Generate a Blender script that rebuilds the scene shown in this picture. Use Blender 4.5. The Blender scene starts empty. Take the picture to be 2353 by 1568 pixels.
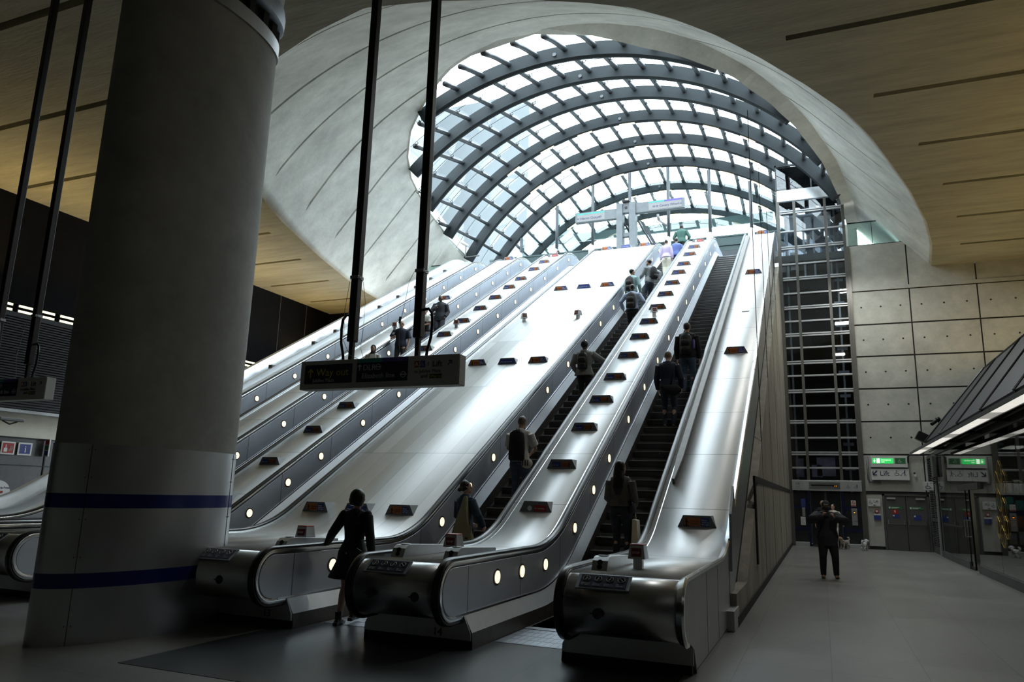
import bpy, bmesh, math, random
from math import sin, cos, pi, sqrt, radians, atan2
from mathutils import Vector, Matrix
random.seed(7)
SC = bpy.context.scene
COL = SC.collection
D = bpy.data

# ---------------------------------------------------------------- camera, sky, exposure
cam_d = D.cameras.new('camera')
cam = D.objects.new('camera', cam_d); COL.objects.link(cam)
yaw, pitch, roll = 0.39680016, 0.20519902, 0.02766946
fwd = Vector((-sin(yaw)*cos(pitch), cos(yaw)*cos(pitch), sin(pitch)))
r0 = Vector((cos(yaw), sin(yaw), 0)); u0 = r0.cross(fwd)
right = r0*cos(roll)+u0*sin(roll); up = -r0*sin(roll)+u0*cos(roll)
cm = Matrix((right, up, -fwd)).transposed().to_4x4()
cm.translation = Vector((0, 0, 1.7))
cam.matrix_world = cm
cam_d.sensor_width = 36.0
cam_d.lens = 36.0*1685.8/2353.0
cam_d.clip_end = 600
SC.camera = cam
w = D.worlds.new('overcast_sky'); SC.world = w; w.use_nodes = True
bg = w.node_tree.nodes['Background']
bg.inputs[0].default_value = (0.84, 0.94, 1.0, 1)
bg.inputs[1].default_value = 10.5
SC.view_settings.view_transform = 'Standard'
SC.view_settings.look = 'None'
SC.view_settings.gamma = 1
SC.view_settings.use_curve_mapping = False
SC.view_settings.exposure = 0.0
SC.cycles.use_denoising = True
SC.cycles.use_adaptive_sampling = True
SC.cycles.adaptive_threshold = 0.025
SC.cycles.max_bounces = 7
SC.cycles.diffuse_bounces = 4
SC.cycles.glossy_bounces = 4
SC.cycles.transparent_max_bounces = 16
SC.cycles.sample_clamp_indirect = 10.0
SC.cycles.caustics_reflective = True
SC.cycles.blur_glossy = 1.0
SC.cycles.caustics_refractive = False

def area_light(name, loc, direction, sx, sy, power, color, parent=None, portal=False):
    l = D.lights.new(name, 'AREA'); l.shape = 'RECTANGLE'; l.size = sx; l.size_y = sy
    l.energy = power; l.color = color
    o = D.objects.new(name, l); COL.objects.link(o)
    o.location = loc; o.rotation_euler = Vector(direction).to_track_quat('-Z', 'Y').to_euler()
    if portal: l.cycles.is_portal = True
    return o
# sky opening (portal helps the renderer find the daylight) and the hall's own warm uplights
# canopy portals: top
area_light('sky_portal', (-7.8, 33, 20.4), (0, 0, -1), 20, 32, 1, (1, 1, 1), portal=True)
UPL = []
for y in (14, 19, 24, 29):
    UPL.append(area_light('wall_uplight', (-23.0, y, 7.7), (0.45, 0, 1), 0.5, 3.5, 85, (1.0, 0.70, 0.24)))
for y in (15, 20, 25, 30):
    UPL.append(area_light('shop_uplight', (6.6, y, 6.8), (-0.25, 0, 1), 0.5, 3.5, 36, (1.0, 0.72, 0.28)))
for p in ((1.5, 14, 10.9), (1.5, 23, 10.9), (1.6, 29.5, 10.9)):
    UPL.append(area_light('ceiling_downlight', p, (0, 0, -1), 0.7, 0.7, 110, (0.97, 0.97, 0.92)))

# ---------------------------------------------------------------- materials
def mat(name, col=(.5, .5, .5), rough=.6, metal=0.0, emit=None, estr=0, nscale=0, nvar=.1, bump=0, bscale=60, spec=None, stretch=None, rvar=0):
    m = D.materials.new(name); m.use_nodes = True
    nt = m.node_tree; N = nt.nodes; L = nt.links; b = N['Principled BSDF']
    b.inputs['Base Color'].default_value = (*col, 1); b.inputs['Roughness'].default_value = rough
    b.inputs['Metallic'].default_value = metal
    if spec is not None: b.inputs['Specular IOR Level'].default_value = spec
    if emit: b.inputs['Emission Color'].default_value = (*emit, 1); b.inputs['Emission Strength'].default_value = estr
    if nscale or bump:
        tc = N.new('ShaderNodeTexCoord'); mp = N.new('ShaderNodeMapping'); L.new(tc.outputs['Object'], mp.inputs[0])
        if stretch: mp.inputs['Scale'].default_value = stretch
    if nscale:
        n = N.new('ShaderNodeTexNoise'); n.inputs['Scale'].default_value = nscale; n.inputs['Detail'].default_value = 7; n.inputs['Roughness'].default_value = .70
        L.new(mp.outputs[0], n.inputs[0])
        r = N.new('ShaderNodeValToRGB'); e = r.color_ramp.elements
        e[0].position = .28; e[1].position = .72
        e[0].color = (*[max(0, c*(1-nvar)) for c in col], 1); e[1].color = (*[min(1, c*(1+nvar)) for c in col], 1)
        L.new(n.outputs[0], r.inputs[0]); L.new(r.outputs[0], b.inputs['Base Color'])
        if rvar:
            mr = N.new('ShaderNodeMapRange'); mr.inputs[3].default_value = rough-rvar; mr.inputs[4].default_value = rough+rvar
            L.new(n.outputs[0], mr.inputs[0]); L.new(mr.outputs[0], b.inputs['Roughness'])
    if bump:
        n2 = N.new('ShaderNodeTexNoise'); n2.inputs['Scale'].default_value = bscale; n2.inputs['Detail'].default_value = 4
        L.new(mp.outputs[0], n2.inputs[0])
        bp = N.new('ShaderNodeBump'); bp.inputs['Strength'].default_value = bump; bp.inputs['Distance'].default_value = .02
        L.new(n2.outputs[0], bp.inputs['Height']); L.new(bp.outputs[0], b.inputs['Normal'])
    return m

def math_n(nt, op, a, b=None, c=None):
    n = nt.nodes.new('ShaderNodeMath'); n.operation = op
    for i, v in enumerate((a, b, c)):
        if v is None: continue
        if isinstance(v, (int, float)): n.inputs[i].default_value = v
        else: nt.links.new(v, n.inputs[i])
    return n.outputs[0]

def grid_mat(name, col, rough, metal, px, py, ox=0, oy=0, lw=.012, lwx=None, var=.08, rv=.06, axes=('X', 'Y'), linecol=.25, nscale=1.2, nvar=.06, stretch=(1, 1, 1), bump=0, bscale=120):
    """panels in a regular grid: joint lines, tone and gloss differing a little from panel to panel"""
    m = D.materials.new(name); m.use_nodes = True
    nt = m.node_tree; N = nt.nodes; L = nt.links; b = N['Principled BSDF']
    tc = N.new('ShaderNodeTexCoord'); sp = N.new('ShaderNodeSeparateXYZ'); L.new(tc.outputs['Object'], sp.inputs[0])
    cells = []; line = None
    for ax, p, o in ((axes[0], px, ox), (axes[1], py, oy)):
        if not p: cells.append(None); continue
        q = math_n(nt, 'DIVIDE', math_n(nt, 'ADD', sp.outputs[ax], o), p)
        cells.append(math_n(nt, 'FLOOR', q)); f = math_n(nt, 'FRACT', q)
        ln = math_n(nt, 'LESS_THAN', f, ((lwx if lwx and ax == axes[0] else lw)/p))
        line = ln if line is None else math_n(nt, 'MAXIMUM', line, ln)
    cb = N.new('ShaderNodeCombineXYZ')
    for i, c in enumerate(cells):
        if c is not None: L.new(c, cb.inputs[i])
    wn = N.new('ShaderNodeTexWhiteNoise'); wn.noise_dimensions = '3D'; L.new(cb.outputs[0], wn.inputs[0])
    mp = N.new('ShaderNodeMapping'); mp.inputs['Scale'].default_value = stretch; L.new(tc.outputs['Object'], mp.inputs[0])
    nz = N.new('ShaderNodeTexNoise'); nz.inputs['Scale'].default_value = nscale; nz.inputs['Detail'].default_value = 8; nz.inputs['Roughness'].default_value = .65
    L.new(mp.outputs[0], nz.inputs[0])
    v = math_n(nt, 'ADD', 1-var/2-nvar/2, math_n(nt, 'ADD', math_n(nt, 'MULTIPLY', wn.outputs[0], var), math_n(nt, 'MULTIPLY', nz.outputs[0], nvar)))
    v = math_n(nt, 'MULTIPLY', v, math_n(nt, 'SUBTRACT', 1, math_n(nt, 'MULTIPLY', line, 1-linecol))) if line is not None else v
    mx = N.new('ShaderNodeVectorMath'); mx.operation = 'SCALE'; mx.inputs[0].default_value = col; L.new(v, mx.inputs['Scale'])
    L.new(mx.outputs[0], b.inputs['Base Color'])
    b.inputs['Metallic'].default_value = metal
    L.new(math_n(nt, 'ADD', rough-rv, math_n(nt, 'ADD', math_n(nt, 'MULTIPLY', wn.outputs[0], rv), math_n(nt, 'MULTIPLY', nz.outputs[0], rv))), b.inputs['Roughness'])
    if bump:
        n2 = N.new('ShaderNodeTexNoise'); n2.inputs['Scale'].default_value = bscale; L.new(mp.outputs[0], n2.inputs[0])
        bp = N.new('ShaderNodeBump'); bp.inputs['Strength'].default_value = bump; bp.inputs['Distance'].default_value = .01
        L.new(n2.outputs[0], bp.inputs['Height']); L.new(bp.outputs[0], b.inputs['Normal'])
    return m

def glass_mat(name, tint=(.93, .97, .98), refl=.08, rough=.02):
    m = D.materials.new(name); m.use_nodes = True
    nt = m.node_tree; nt.nodes.clear()
    o = nt.nodes.new('ShaderNodeOutputMaterial'); mx = nt.nodes.new('ShaderNodeMixShader')
    t = nt.nodes.new('ShaderNodeBsdfTransparent'); g = nt.nodes.new('ShaderNodeBsdfGlossy'); fr = nt.nodes.new('ShaderNodeLayerWeight')
    t.inputs[0].default_value = (*tint, 1); g.inputs[1].default_value = rough
    fr.inputs[0].default_value = .25
    mr = nt.nodes.new('ShaderNodeMapRange'); mr.inputs[3].default_value = refl; mr.inputs[4].default_value = .7
    nt.links.new(fr.outputs['Facing'], mr.inputs[0]); nt.links.new(mr.outputs[0], mx.inputs[0])
    nt.links.new(t.outputs[0], mx.inputs[1]); nt.links.new(g.outputs[0], mx.inputs[2]); nt.links.new(mx.outputs[0], o.inputs[0])
    return m

M = dict(
 conc_light=mat('pale_concrete', (.66, .66, .60), .75, nscale=.8, nvar=.26, bump=.35, bscale=11),
 conc=mat('ceiling_concrete', (.37, .36, .285), .8, nscale=1.1, nvar=.26, bump=.35, bscale=7, stretch=(.35, 2.2, 1)),
 conc_col=mat('column_concrete', (.30, .29, .26), .7, nscale=1.1, nvar=.25, bump=.15, bscale=8),
 conc_wall=mat('wall_concrete', (.42, .42, .38), .75, nscale=1.3, nvar=.22, bump=.2, bscale=12),
 conc_side=mat('weathered_concrete', (.33, .31, .26), .8, nscale=1.6, nvar=.35, bump=.3, bscale=14, stretch=(1, 1, .35)),
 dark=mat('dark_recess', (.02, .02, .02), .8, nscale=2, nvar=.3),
 black=mat('black_wall', (.005, .005, .006), .85, spec=.1, nscale=2, nvar=.3),
 floor=grid_mat('stone_floor', (.23, .225, .21), .34, 0, .9, .9, oy=.3, lw=.008, var=.07, rv=.05, linecol=.55, nscale=3.5, nvar=.30),
 inlay=grid_mat('polished_dark_floor', (.055, .063, .068), .34, 0, 1.25, 0, ox=.3, lw=.012, var=.12, rv=.06, linecol=.5, nscale=1.5, nvar=.5),
 steel=mat('brushed_steel', (.60, .62, .64), .35, .7, nscale=3, nvar=.10, stretch=(14, 1, 1), rvar=.07, bump=.04, bscale=60),
 steel_dark=mat('panel_steel', (.34, .37, .41), .42, 1, nscale=2.2, nvar=.16, rvar=.08),
 steel_newel=mat('newel_steel', (.52, .53, .54), .33, 1, nscale=2.5, nvar=.14, stretch=(.4, 3, 3), rvar=.06),
 notice_grey=mat('notice_casing', (.16, .165, .17), .4, .2, nscale=5, nvar=.1),
 steel_skirt=mat('skirting_steel', (.62, .64, .66), .38, .6, nscale=3, nvar=.08),
 transom=mat('transom_steel', (.42, .43, .44), .35, .5, nscale=3, nvar=.08),
 mullion=mat('mullion_steel', (.13, .125, .115), .4, .5, nscale=3, nvar=.12),
 stripe_dim=mat('dull_blue_stripe', (.004, .007, .04), .3, nscale=9, nvar=.1),
 steel_bright=mat('polished_steel', (.78, .80, .82), .20, 1, nscale=3, nvar=.05),
 steel_clad=mat('cladding_steel', (.50, .51, .52), .36, .9, nscale=1.2, nvar=.14, rvar=.07, stretch=(1, 1, .3)),
 rubber=mat('handrail_rubber', (.012, .012, .014), .32, nscale=4, nvar=.2),
 plinth=mat('plinth_black', (.008, .008, .012), .4, nscale=3, nvar=.2),
 bronze=mat('dark_bronze', (.10, .09, .08), .45, .6, nscale=5, nvar=.2),
 step=mat('step_aluminium', (.06, .06, .062), .5, .5, nscale=4, nvar=.2),
 step_edge=mat('step_edge', (.45, .45, .44), .4, .8, nscale=6, nvar=.1),
 rib=mat('rib_steel', (.019, .024, .027), .6, .0, spec=.15, nscale=1.5, nvar=.12),
 rail_steel=mat('purlin_steel', (.05, .058, .066), .4, .3, nscale=3, nvar=.1),
 mast=mat('sign_pole_black', (.015, .015, .018), .35, .3, nscale=4, nvar=.2),
 lamp=mat('lamp_glow', (1, .9, .7), .5, emit=(1.0, .80, .50), estr=1.6),
 lampring=mat('lamp_ring', (.05, .05, .05), .3, .8, nscale=5, nvar=.1),
 tube=mat('fluorescent_tube', (1, 1, .8), .5, emit=(1, .88, .45), estr=2.2),
 striplight=mat('strip_light', (1, 1, 1), .5, emit=(1, .97, .88), estr=.75),
 ribglow=mat('rib_lamp', (1, 1, .8), .5, emit=(1, .86, .5), estr=2.0),
 orange=mat('orange_notice', (.40, .12, .03), .5, nscale=9, nvar=.1),
 blue=mat('blue_notice', (.03, .05, .22), .45, nscale=9, nvar=.1),
 navy=mat('navy_sign', (.010, .014, .05), .4, nscale=9, nvar=.1),
 stripe=mat('blue_stripe', (.010, .022, .16), .25, .2, nscale=9, nvar=.1),
 red=mat('red_button', (.36, .025, .018), .4, nscale=9, nvar=.1),
 green=mat('green_sign', (.02, .22, .07), .5, emit=(.04, .8, .15), estr=.8),
 greend=mat('green_plate', (.03, .18, .06), .5, nscale=9, nvar=.1),
 teal=mat('teal_band', (.05, .30, .27), .5, nscale=9, nvar=.1),
 purple=mat('purple_band', (.10, .07, .32), .5, nscale=9, nvar=.1),
 white=mat('white_enamel', (.66, .66, .64), .4, nscale=5, nvar=.05),
 wtext=mat('white_lettering', (.70, .70, .70), .5, nscale=20, nvar=.03),
 ytext=mat('yellow_lettering', (.55, .45, .04), .5, nscale=20, nvar=.03),
 ntext=mat('dark_blue_lettering', (.02, .02, .10), .5, nscale=20, nvar=.03),
 gtext=mat('faint_grey_lettering', (.5, .5, .52), .5, nscale=20, nvar=.03),
 gold=mat('gold_line', (.65, .42, .09), .4, .5, nscale=9, nvar=.1),
 tealbeam=mat('teal_glass_beam', (.035, .065, .066), .3, .1, nscale=1, nvar=.15),
 louvre=mat('louvre_grey', (.16, .16, .16), .5, .5, nscale=3, nvar=.1),
 mesh=mat('awning_mesh', (.035, .037, .042), .6, .3, nscale=30, nvar=.4, stretch=(1, .1, 1)),
 doorgrey=mat('door_grey', (.115, .115, .11), .45, .4, nscale=2, nvar=.12),
 cream=mat('cream_panel', (.60, .58, .46), .6, nscale=2, nvar=.1),
 darkpanel=mat('dark_wall_panel', (.10, .10, .10), .4, .5, nscale=2, nvar=.2),
 glass=glass_mat('canopy_glass'), screen=glass_mat('screen_glass', (.88, .95, .95), .06),
 shopglass=glass_mat('shop_glass', (.62, .66, .66), .20), liftglass=glass_mat('lift_glass', (.74, .77, .80), .05),
 railglass=glass_mat('balustrade_glass', (.75, .88, .86), .10),
 tower=grid_mat('tower_facade', (.15, .175, .19), .8, 0, 1.6, 3.6, ox=0, lw=.25, var=.25, rv=.1, axes=('Y', 'Z'), linecol=.75, nscale=.22, nvar=.4),  # noise in the colour stands in for wavy reflections on the glass
 tower2=mat('tower_facade_pale', (.16, .18, .19), .9, nscale=.05, nvar=.06),
)
M['deck'] = grid_mat('deck_steel', (.72, .73, .74), .40, .35, 0, 1.61, oy=-.6, lw=.014, var=.06, rv=.05, linecol=.35, nscale=2.0, nvar=.12, stretch=(2.5, .6, .6), bump=.03)
M['deckwide'] = grid_mat('deck_steel_wide', (.76, .77, .77), .40, .35, .37, 3.22, ox=.32, oy=-.6, lw=.011, var=.34, lwx=.004, rv=.10, linecol=.4, nscale=2.0, nvar=.12, stretch=(2.5, .6, .6), bump=.03)
M['panel'] = grid_mat('balustrade_panel_steel', (.56, .60, .67), .36, .6, 0, 1.61, oy=.2, lw=.018, var=.10, rv=.05, linecol=.3, nscale=2.5, nvar=.22)

# ---------------------------------------------------------------- mesh helpers
def link(name, me, m=None, parent=None):
    o = D.objects.new(name, me); COL.objects.link(o)
    if m is not None:
        for x in (m if isinstance(m, (list, tuple)) else [m]): me.materials.append(x)
    if parent is not None: o.parent = parent
    return o
def obj(name, bm, m=None, parent=None, smooth=False, angle=None):
    me = D.meshes.new(name)
    bmesh.ops.recalc_face_normals(bm, faces=bm.faces)
    bm.to_mesh(me); bm.free()
    if smooth:
        me.polygons.foreach_set('use_smooth', [True]*len(me.polygons))
        if angle:
            try: me.set_sharp_from_angle(angle=radians(angle))
            except Exception: pass
    return link(name, me, m, parent)
def tag(o, label=None, cat=None, group=None, kind=None):
    if label: o['label'] = label
    if cat: o['category'] = cat
    if group: o['group'] = group
    if kind: o['kind'] = kind
    return o
def struct(name, bm, m, smooth=False, angle=None, parent=None):
    return tag(obj(name, bm, m, parent, smooth, angle), kind='structure')
def empty(name, loc=(0, 0, 0), rz=0, label=None, cat=None, group=None, kind=None):
    o = D.objects.new(name, None); COL.objects.link(o); o.location = loc; o.rotation_euler = (0, 0, rz)
    o.empty_display_size = .2
    return tag(o, label, cat, group, kind)
def children(o): return [c for c in D.objects if c.parent == o]
def copy_tree(o, parent=None, kids=None):
    c = o.copy(); COL.objects.link(c)
    if parent is not None: c.parent = parent
    for ch in (kids[o] if kids and o in kids else list(o.children)): copy_tree(ch, c)
    return c
def box(bm, x0, x1, y0, y1, z0, z1, mi=0, bev=0, mx=None):
    vs = [bm.verts.new((x, y, z)) for x in (x0, x1) for y in (y0, y1) for z in (z0, z1)]
    fs = [bm.faces.new([vs[i] for i in q]) for q in ((0, 1, 3, 2), (4, 6, 7, 5), (0, 4, 5, 1), (2, 3, 7, 6), (0, 2, 6, 4), (1, 5, 7, 3))]
    for f in fs: f.material_index = mi
    if bev:
        es = list({e for f in fs for e in f.edges})
        r = bmesh.ops.bevel(bm, geom=es, offset=bev, segments=2, affect='EDGES', profile=.5)
        vs = list({v for f in r['faces'] for v in f.verts} | set(v for v in vs if v.is_valid))
    if mx is not None:
        for v in vs: v.co = mx @ v.co
    return vs
def poly_x(bm, pts, x0, x1, mi=0):
    """extrude a (y,z) polygon along x"""
    a = [bm.verts.new((x0, y, z)) for y, z in pts]; b = [bm.verts.new((x1, y, z)) for y, z in pts]
    fs = [bm.faces.new(a), bm.faces.new(b[::-1])]
    n = len(pts)
    for i in range(n): fs.append(bm.faces.new((a[i], a[(i+1) % n], b[(i+1) % n], b[i])))
    for f in fs: f.material_index = mi
    return fs
def poly_y(bm, pts, y0, y1, mi=0):
    """extrude an (x,z) polygon along y"""
    a = [bm.verts.new((x, y0, z)) for x, z in pts]; b = [bm.verts.new((x, y1, z)) for x, z in pts]
    fs = [bm.faces.new(a), bm.faces.new(b[::-1])]
    n = len(pts)
    for i in range(n): fs.append(bm.faces.new((a[i], a[(i+1) % n], b[(i+1) % n], b[i])))
    for f in fs: f.material_index = mi
    return fs
def sweep_x(bm, path, prof, mi=0, closed=True):
    """sweep a profile (dx, dn) along a path in the (y,z) plane given as (y,z,ny,nz)"""
    rings = [[bm.verts.new((px, y+pn*ny, z+pn*nz)) for px, pn in prof] for y, z, ny, nz in path]
    n = len(prof)
    for a, b in zip(rings, rings[1:]):
        for i in range(n if closed else n-1):
            f = bm.faces.new((a[i], a[(i+1) % n], b[(i+1) % n], b[i])); f.material_index = mi
    if closed:
        for r in (rings[0], rings[-1]):
            try: bm.faces.new(r).material_index = mi
            except ValueError: pass
def tube(bm, pts, rad, n=10, mi=0, ref=None, cap=True):
    """tapered tube; rad: list of r or (ra, rb); ra lies along ref"""
    pts = [Vector(p) for p in pts]
    if not isinstance(rad, (list, tuple)): rad = [rad]*len(pts)
    rings = []; ref0 = Vector(ref) if ref else None; last = None
    for i, p in enumerate(pts):
        t = (pts[min(i+1, len(pts)-1)]-pts[max(i-1, 0)]).normalized()
        if ref0 is not None: a = ref0-t*ref0.dot(t)
        elif last is not None: a = last-t*last.dot(t)
        else:
            a = Vector((0, 0, 1)) if abs(t.z) < .9 else Vector((1, 0, 0)); a = a-t*a.dot(t)
        a.normalize(); last = a; b = t.cross(a)
        ra, rb = rad[i] if isinstance(rad[i], (list, tuple)) else (rad[i], rad[i])
        rings.append([bm.verts.new(p+a*(ra*cos(2*pi*k/n))+b*(rb*sin(2*pi*k/n))) for k in range(n)])
    fs = []
    for r, q in zip(rings, rings[1:]):
        for k in range(n): fs.append(bm.faces.new((r[k], r[(k+1) % n], q[(k+1) % n], q[k])))
    if cap:
        fs.append(bm.faces.new(rings[0][::-1])); fs.append(bm.faces.new(rings[-1]))
    for f in fs: f.material_index = mi
    return fs
def ball(bm, c, r, seg=12, rings=8, mx=None, mi=0):
    rr = r if isinstance(r, (list, tuple)) else (r, r, r)
    m4 = Matrix.Translation(Vector(c)) @ Matrix.Diagonal((*rr, 1))
    if mx is not None: m4 = mx @ m4
    g = bmesh.ops.create_uvsphere(bm, u_segments=seg, v_segments=rings, radius=1, matrix=m4)
    for f in {f for v in g['verts'] for f in v.link_faces}: f.material_index = mi
    return g['verts']
def disc(bm, c, r, axis='X', depth=.01, seg=24, mi=0, sx=1):
    g = bmesh.ops.create_cone(bm, cap_ends=True, segments=seg, radius1=r, radius2=r, depth=depth)
    R = {'X': Matrix.Rotation(pi/2, 4, 'Y'), 'Y': Matrix.Rotation(pi/2, 4, 'X'), 'Z': Matrix.Identity(4)}[axis]
    for v in g['verts']: v.co = Vector(c)+(R @ v.co)
    for f in {f for v in g['verts'] for f in v.link_faces}: f.material_index = mi
_tc = {}
def text_obj(s, size, m, parent, loc, rot=(pi/2, 0, 0), align='LEFT', name='lettering', ext=.002):
    key = (s, size, align, m.name)
    if key not in _tc:
        cu = D.curves.new('t', 'FONT'); cu.body = s; cu.size = size; cu.align_x = align; cu.extrude = ext; cu.resolution_u = 2
        cu.space_line = .95
        to = D.objects.new('t', cu); COL.objects.link(to)
        dg = bpy.context.evaluated_depsgraph_get()
        me = D.meshes.new_from_object(to.evaluated_get(dg))
        D.objects.remove(to); me.name = 'lettering'; me.materials.clear(); me.materials.append(m)
        _tc[key] = me
    o = D.objects.new(name, _tc[key]); COL.objects.link(o); o.parent = parent; o.location = loc; o.rotation_euler = rot
    return o
def interp(x, X, Y):
    if x <= X[0]: return Y[0]
    for i in range(1, len(X)):
        if x <= X[i]: return Y[i-1]+(Y[i]-Y[i-1])*(x-X[i-1])/(X[i]-X[i-1])
    return Y[-1]

# ================================================================ SHELL
XC = -7.8
RY = [10.65, 10.95, 11.5, 12.02, 12.46, 13.08, 13.95, 15.05, 16.5, 18.2, 19.7, 21.7, 23.8, 26.7, 29.1, 32, 36]
RX = [0, 1.4, 3.0, 4.14, 4.9, 5.6, 6.35, 7.1, 7.98, 8.9, 9.5, 10.15, 10.8, 11.55, 12.0, 12.32, 12.5]
ZY = [10.65, 12, 14.5, 17.5, 20.5, 21.9, 24.85, 28, 31.1, 34.2, 37.4, 40.5, 43.6, 46.7]
ZZ = [11.0, 11.98, 13.5, 15.2, 16.6, 17.1, 18.0, 18.85, 19.4, 19.75, 19.95, 19.9, 19.6, 19.0]
RR = 10.9
def dxr(y): return interp(y, RY, RX)
def za(y): return interp(y, ZY, ZZ)
def section(y):
    r = dxr(y); a = za(y)
    def F(t):
        q = sqrt(RR*RR-t*t); return a-RR+q-t/q*(r-t)-11
    if a < 11.05: return ('f', 0)
    if r < RR and a-RR+sqrt(RR*RR-r*r) >= 11.0: return ('c', (r*r+(a-11)**2)/(2*(a-11)))
    lo, hi = 0.0, min(r, RR*.98)
    for _ in range(40):
        m_ = (lo+hi)/2
        if F(m_) > 0: lo = m_
        else: hi = m_
    return ('t', lo)
def surf(dx, y, sec=None):
    sec = sec or section(y); a = za(y); dx = abs(dx)
    if sec[0] == 'f': return 11.0
    if sec[0] == 'c': return a-sec[1]+sqrt(max(sec[1]**2-dx*dx, 0))
    t = sec[1]
    if dx <= t: return a-RR+sqrt(RR*RR-dx*dx)
    q = sqrt(RR*RR-t*t); return a-RR+q-t/q*(dx-t)
LY = [19.35, 19.4, 19.9, 21.15, 22.6, 23.95, 25.4, 28.0, 31.8, 35.15, 37]
LX = [-1.0, -1.6, -3.01, -4.62, -6.17, -7.08, -7.75, -8.54, -9.24, -9.6, -9.7]
BY = LY
BX = [-x for x in LX]
BX[0] = -1.0; BX[1] = -.6; BY = [19.35, 19.38, 19.42, 19.5]+LY[2:]; BX = [-1.0, -.3, .6, 1.7]+[-x for x in LX[2:]]
GROOVES = [11.5+3*k for k in range(0, 7)]

def build_portal():
    ys = set()
    y = 10.66
    while y < 35.6:
        ys.add(round(y, 3)); y += .1 if (y < 12.6 or 19.2 < y < 21.2) else .25
    for g in GROOVES:
        ys = {q for q in ys if abs(q-g) > .1}
        ys |= {g-.06, g-.05, g+.05, g+.06}
    ys = sorted(ys)
    bm = bmesh.new(); NS = 30
    for side in (0, 1):
        prev = None
        for y in ys:
            sec = section(y); R_ = dxr(y)
            a, b = (-R_, min(interp(y, LY, LX), -.001 if y > 19.35 else -1.0)) if side == 0 else (interp(y, BY, BX), R_)
            if y <= 19.35:
                mid = max(-1.0, -R_*.5); a, b = ((-R_, mid) if side == 0 else (mid, R_))
            row = []
            gr = any(abs(y-g) < .055 for g in GROOVES)
            for i in range(NS+1):
                dx = a+(b-a)*i/NS
                z = surf(dx, y, sec)
                if gr and abs(dx) < R_-.75: z += .16
                row.append(bm.verts.new((XC+dx, y, z)))
            if prev:
                for i in range(NS): bm.faces.new((prev[i], prev[i+1], row[i+1], row[i]))
            prev = row
    bmesh.ops.remove_doubles(bm, verts=bm.verts, dist=.004)
    o = struct('ceiling_portal', bm, M['conc_light'], smooth=True, angle=35)
    md = o.modifiers.new('thick', 'SOLIDIFY'); md.thickness = .45; md.offset = 1
    # which side is "out": normals may point either way, push upward
    o.data.update()
    up_ = sum(p.normal.z*p.area for p in o.data.polygons)
    md.offset = 1 if up_ > 0 else -1
    # lip along the glazed edge
    bm = bmesh.new()
    pts = []
    for y in [35.2-.2*i for i in range(79)]:
        dx = interp(y, LY, LX); pts.append((XC+dx, y, surf(dx, y)))
    for y in [19.4+.2*i for i in range(79)]:
        dx = interp(y, BY, BX); pts.append((XC+dx, y, surf(dx, y)))
    P = [Vector(p) for p in pts]
    cen = Vector((XC, 28, 15))
    rings = []
    for i, p in enumerate(P):
        t = (P[min(i+1, len(P)-1)]-P[max(i-1, 0)]).normalized()
        inw = (Vector((XC, max(p.y, 21.5)+.3, p.z))-p); inw -= t*inw.dot(t); inw.normalize()
        n_ = t.cross(inw); n_ = n_ if n_.z > 0 else -n_
        h = max(0, min(1, (p.x-XC-.3)/3.5)); h = .55*h*h*(3-2*h)   # the edge beam deepens on the lift side
        rings.append([bm.verts.new(p+inw*a+n_*b) for a, b in ((-.60-h*3, -.05), (-.54-h*.9, -.05-h*.62), (-.54-h*.9, -.02-h*.62), (-.48-h*.85, -.02-h*.64), (-.46-h*.8, -.06-h*.64), (0.02, -.05-h), (0.02, .5), (-.60-h*3, .5))])
    for a, b in zip(rings, rings[1:]):
        for k in range(8): bm.faces.new((a[k], a[(k+1) % 8], b[(k+1) % 8], b[k]))
    struct('trim_1', bm, M['conc_light'])
build_portal()

def build_ceiling():
    bm = bmesh.new()
    def loop(pts):
        vs = [bm.verts.new((x, y, 11.0)) for x, y in pts]
        return [bm.edges.new((vs[i], vs[(i+1) % len(vs)])) for i in range(len(vs))], vs
    rim = []
    ys = [10.66, 10.75, 10.95, 11.2, 11.5, 12.02, 12.46, 13.08, 13.5, 13.95, 14.5, 15.05, 15.8, 16.5, 17.4, 18.2, 19, 19.7, 20.7, 21.7, 22.7, 23.8, 25.2, 26.7, 28, 29.1, 30.5, 32]
    rim = [(XC+dxr(y), y) for y in ys[::-1]]+[(XC-dxr(y), y) for y in ys]
    out = [(-24.2, -10), (8.4, -10), (8.4, 32.0)]+rim+[(-24.2, 32.0)]
    edges, _ = loop(out)
    slots = []
    for g in [-3.5, -.5, 2.5, 5.5, 8.5]+GROOVES:
        if g < 10.3: rng = [(-23.6, 7.9)]
        else:
            R_ = dxr(g); rng = [(-23.6, XC-R_-.95), (XC+R_+.9, 7.9)]
        for a, b in rng: slots.append((a, b, g-.09, g+.09))
    sl = []
    for a, b, c, d in slots:
        e, v = loop([(a, c), (b, c), (b, d), (a, d)]); edges += e; sl.append(v)
    bmesh.ops.triangle_fill(bm, edges=edges, use_beauty=True)
    # drop faces that filled the slots
    kill = []
    for f in bm.faces:
        c = f.calc_center_median()
        if any(a < c.x < b and p < c.y < q for a, b, p, q in slots): kill.append(f)
    bmesh.ops.delete(bm, geom=kill, context='FACES_ONLY')
    for v in sl:
        t = [bm.verts.new((q.co.x, q.co.y, 11.28)) for q in v]
        for i in range(4): bm.faces.new((v[i], v[(i+1) % 4], t[(i+1) % 4], t[i]))
        bm.faces.new(t)
    struct('ceiling', bm, M['conc'])
build_ceiling()

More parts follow.
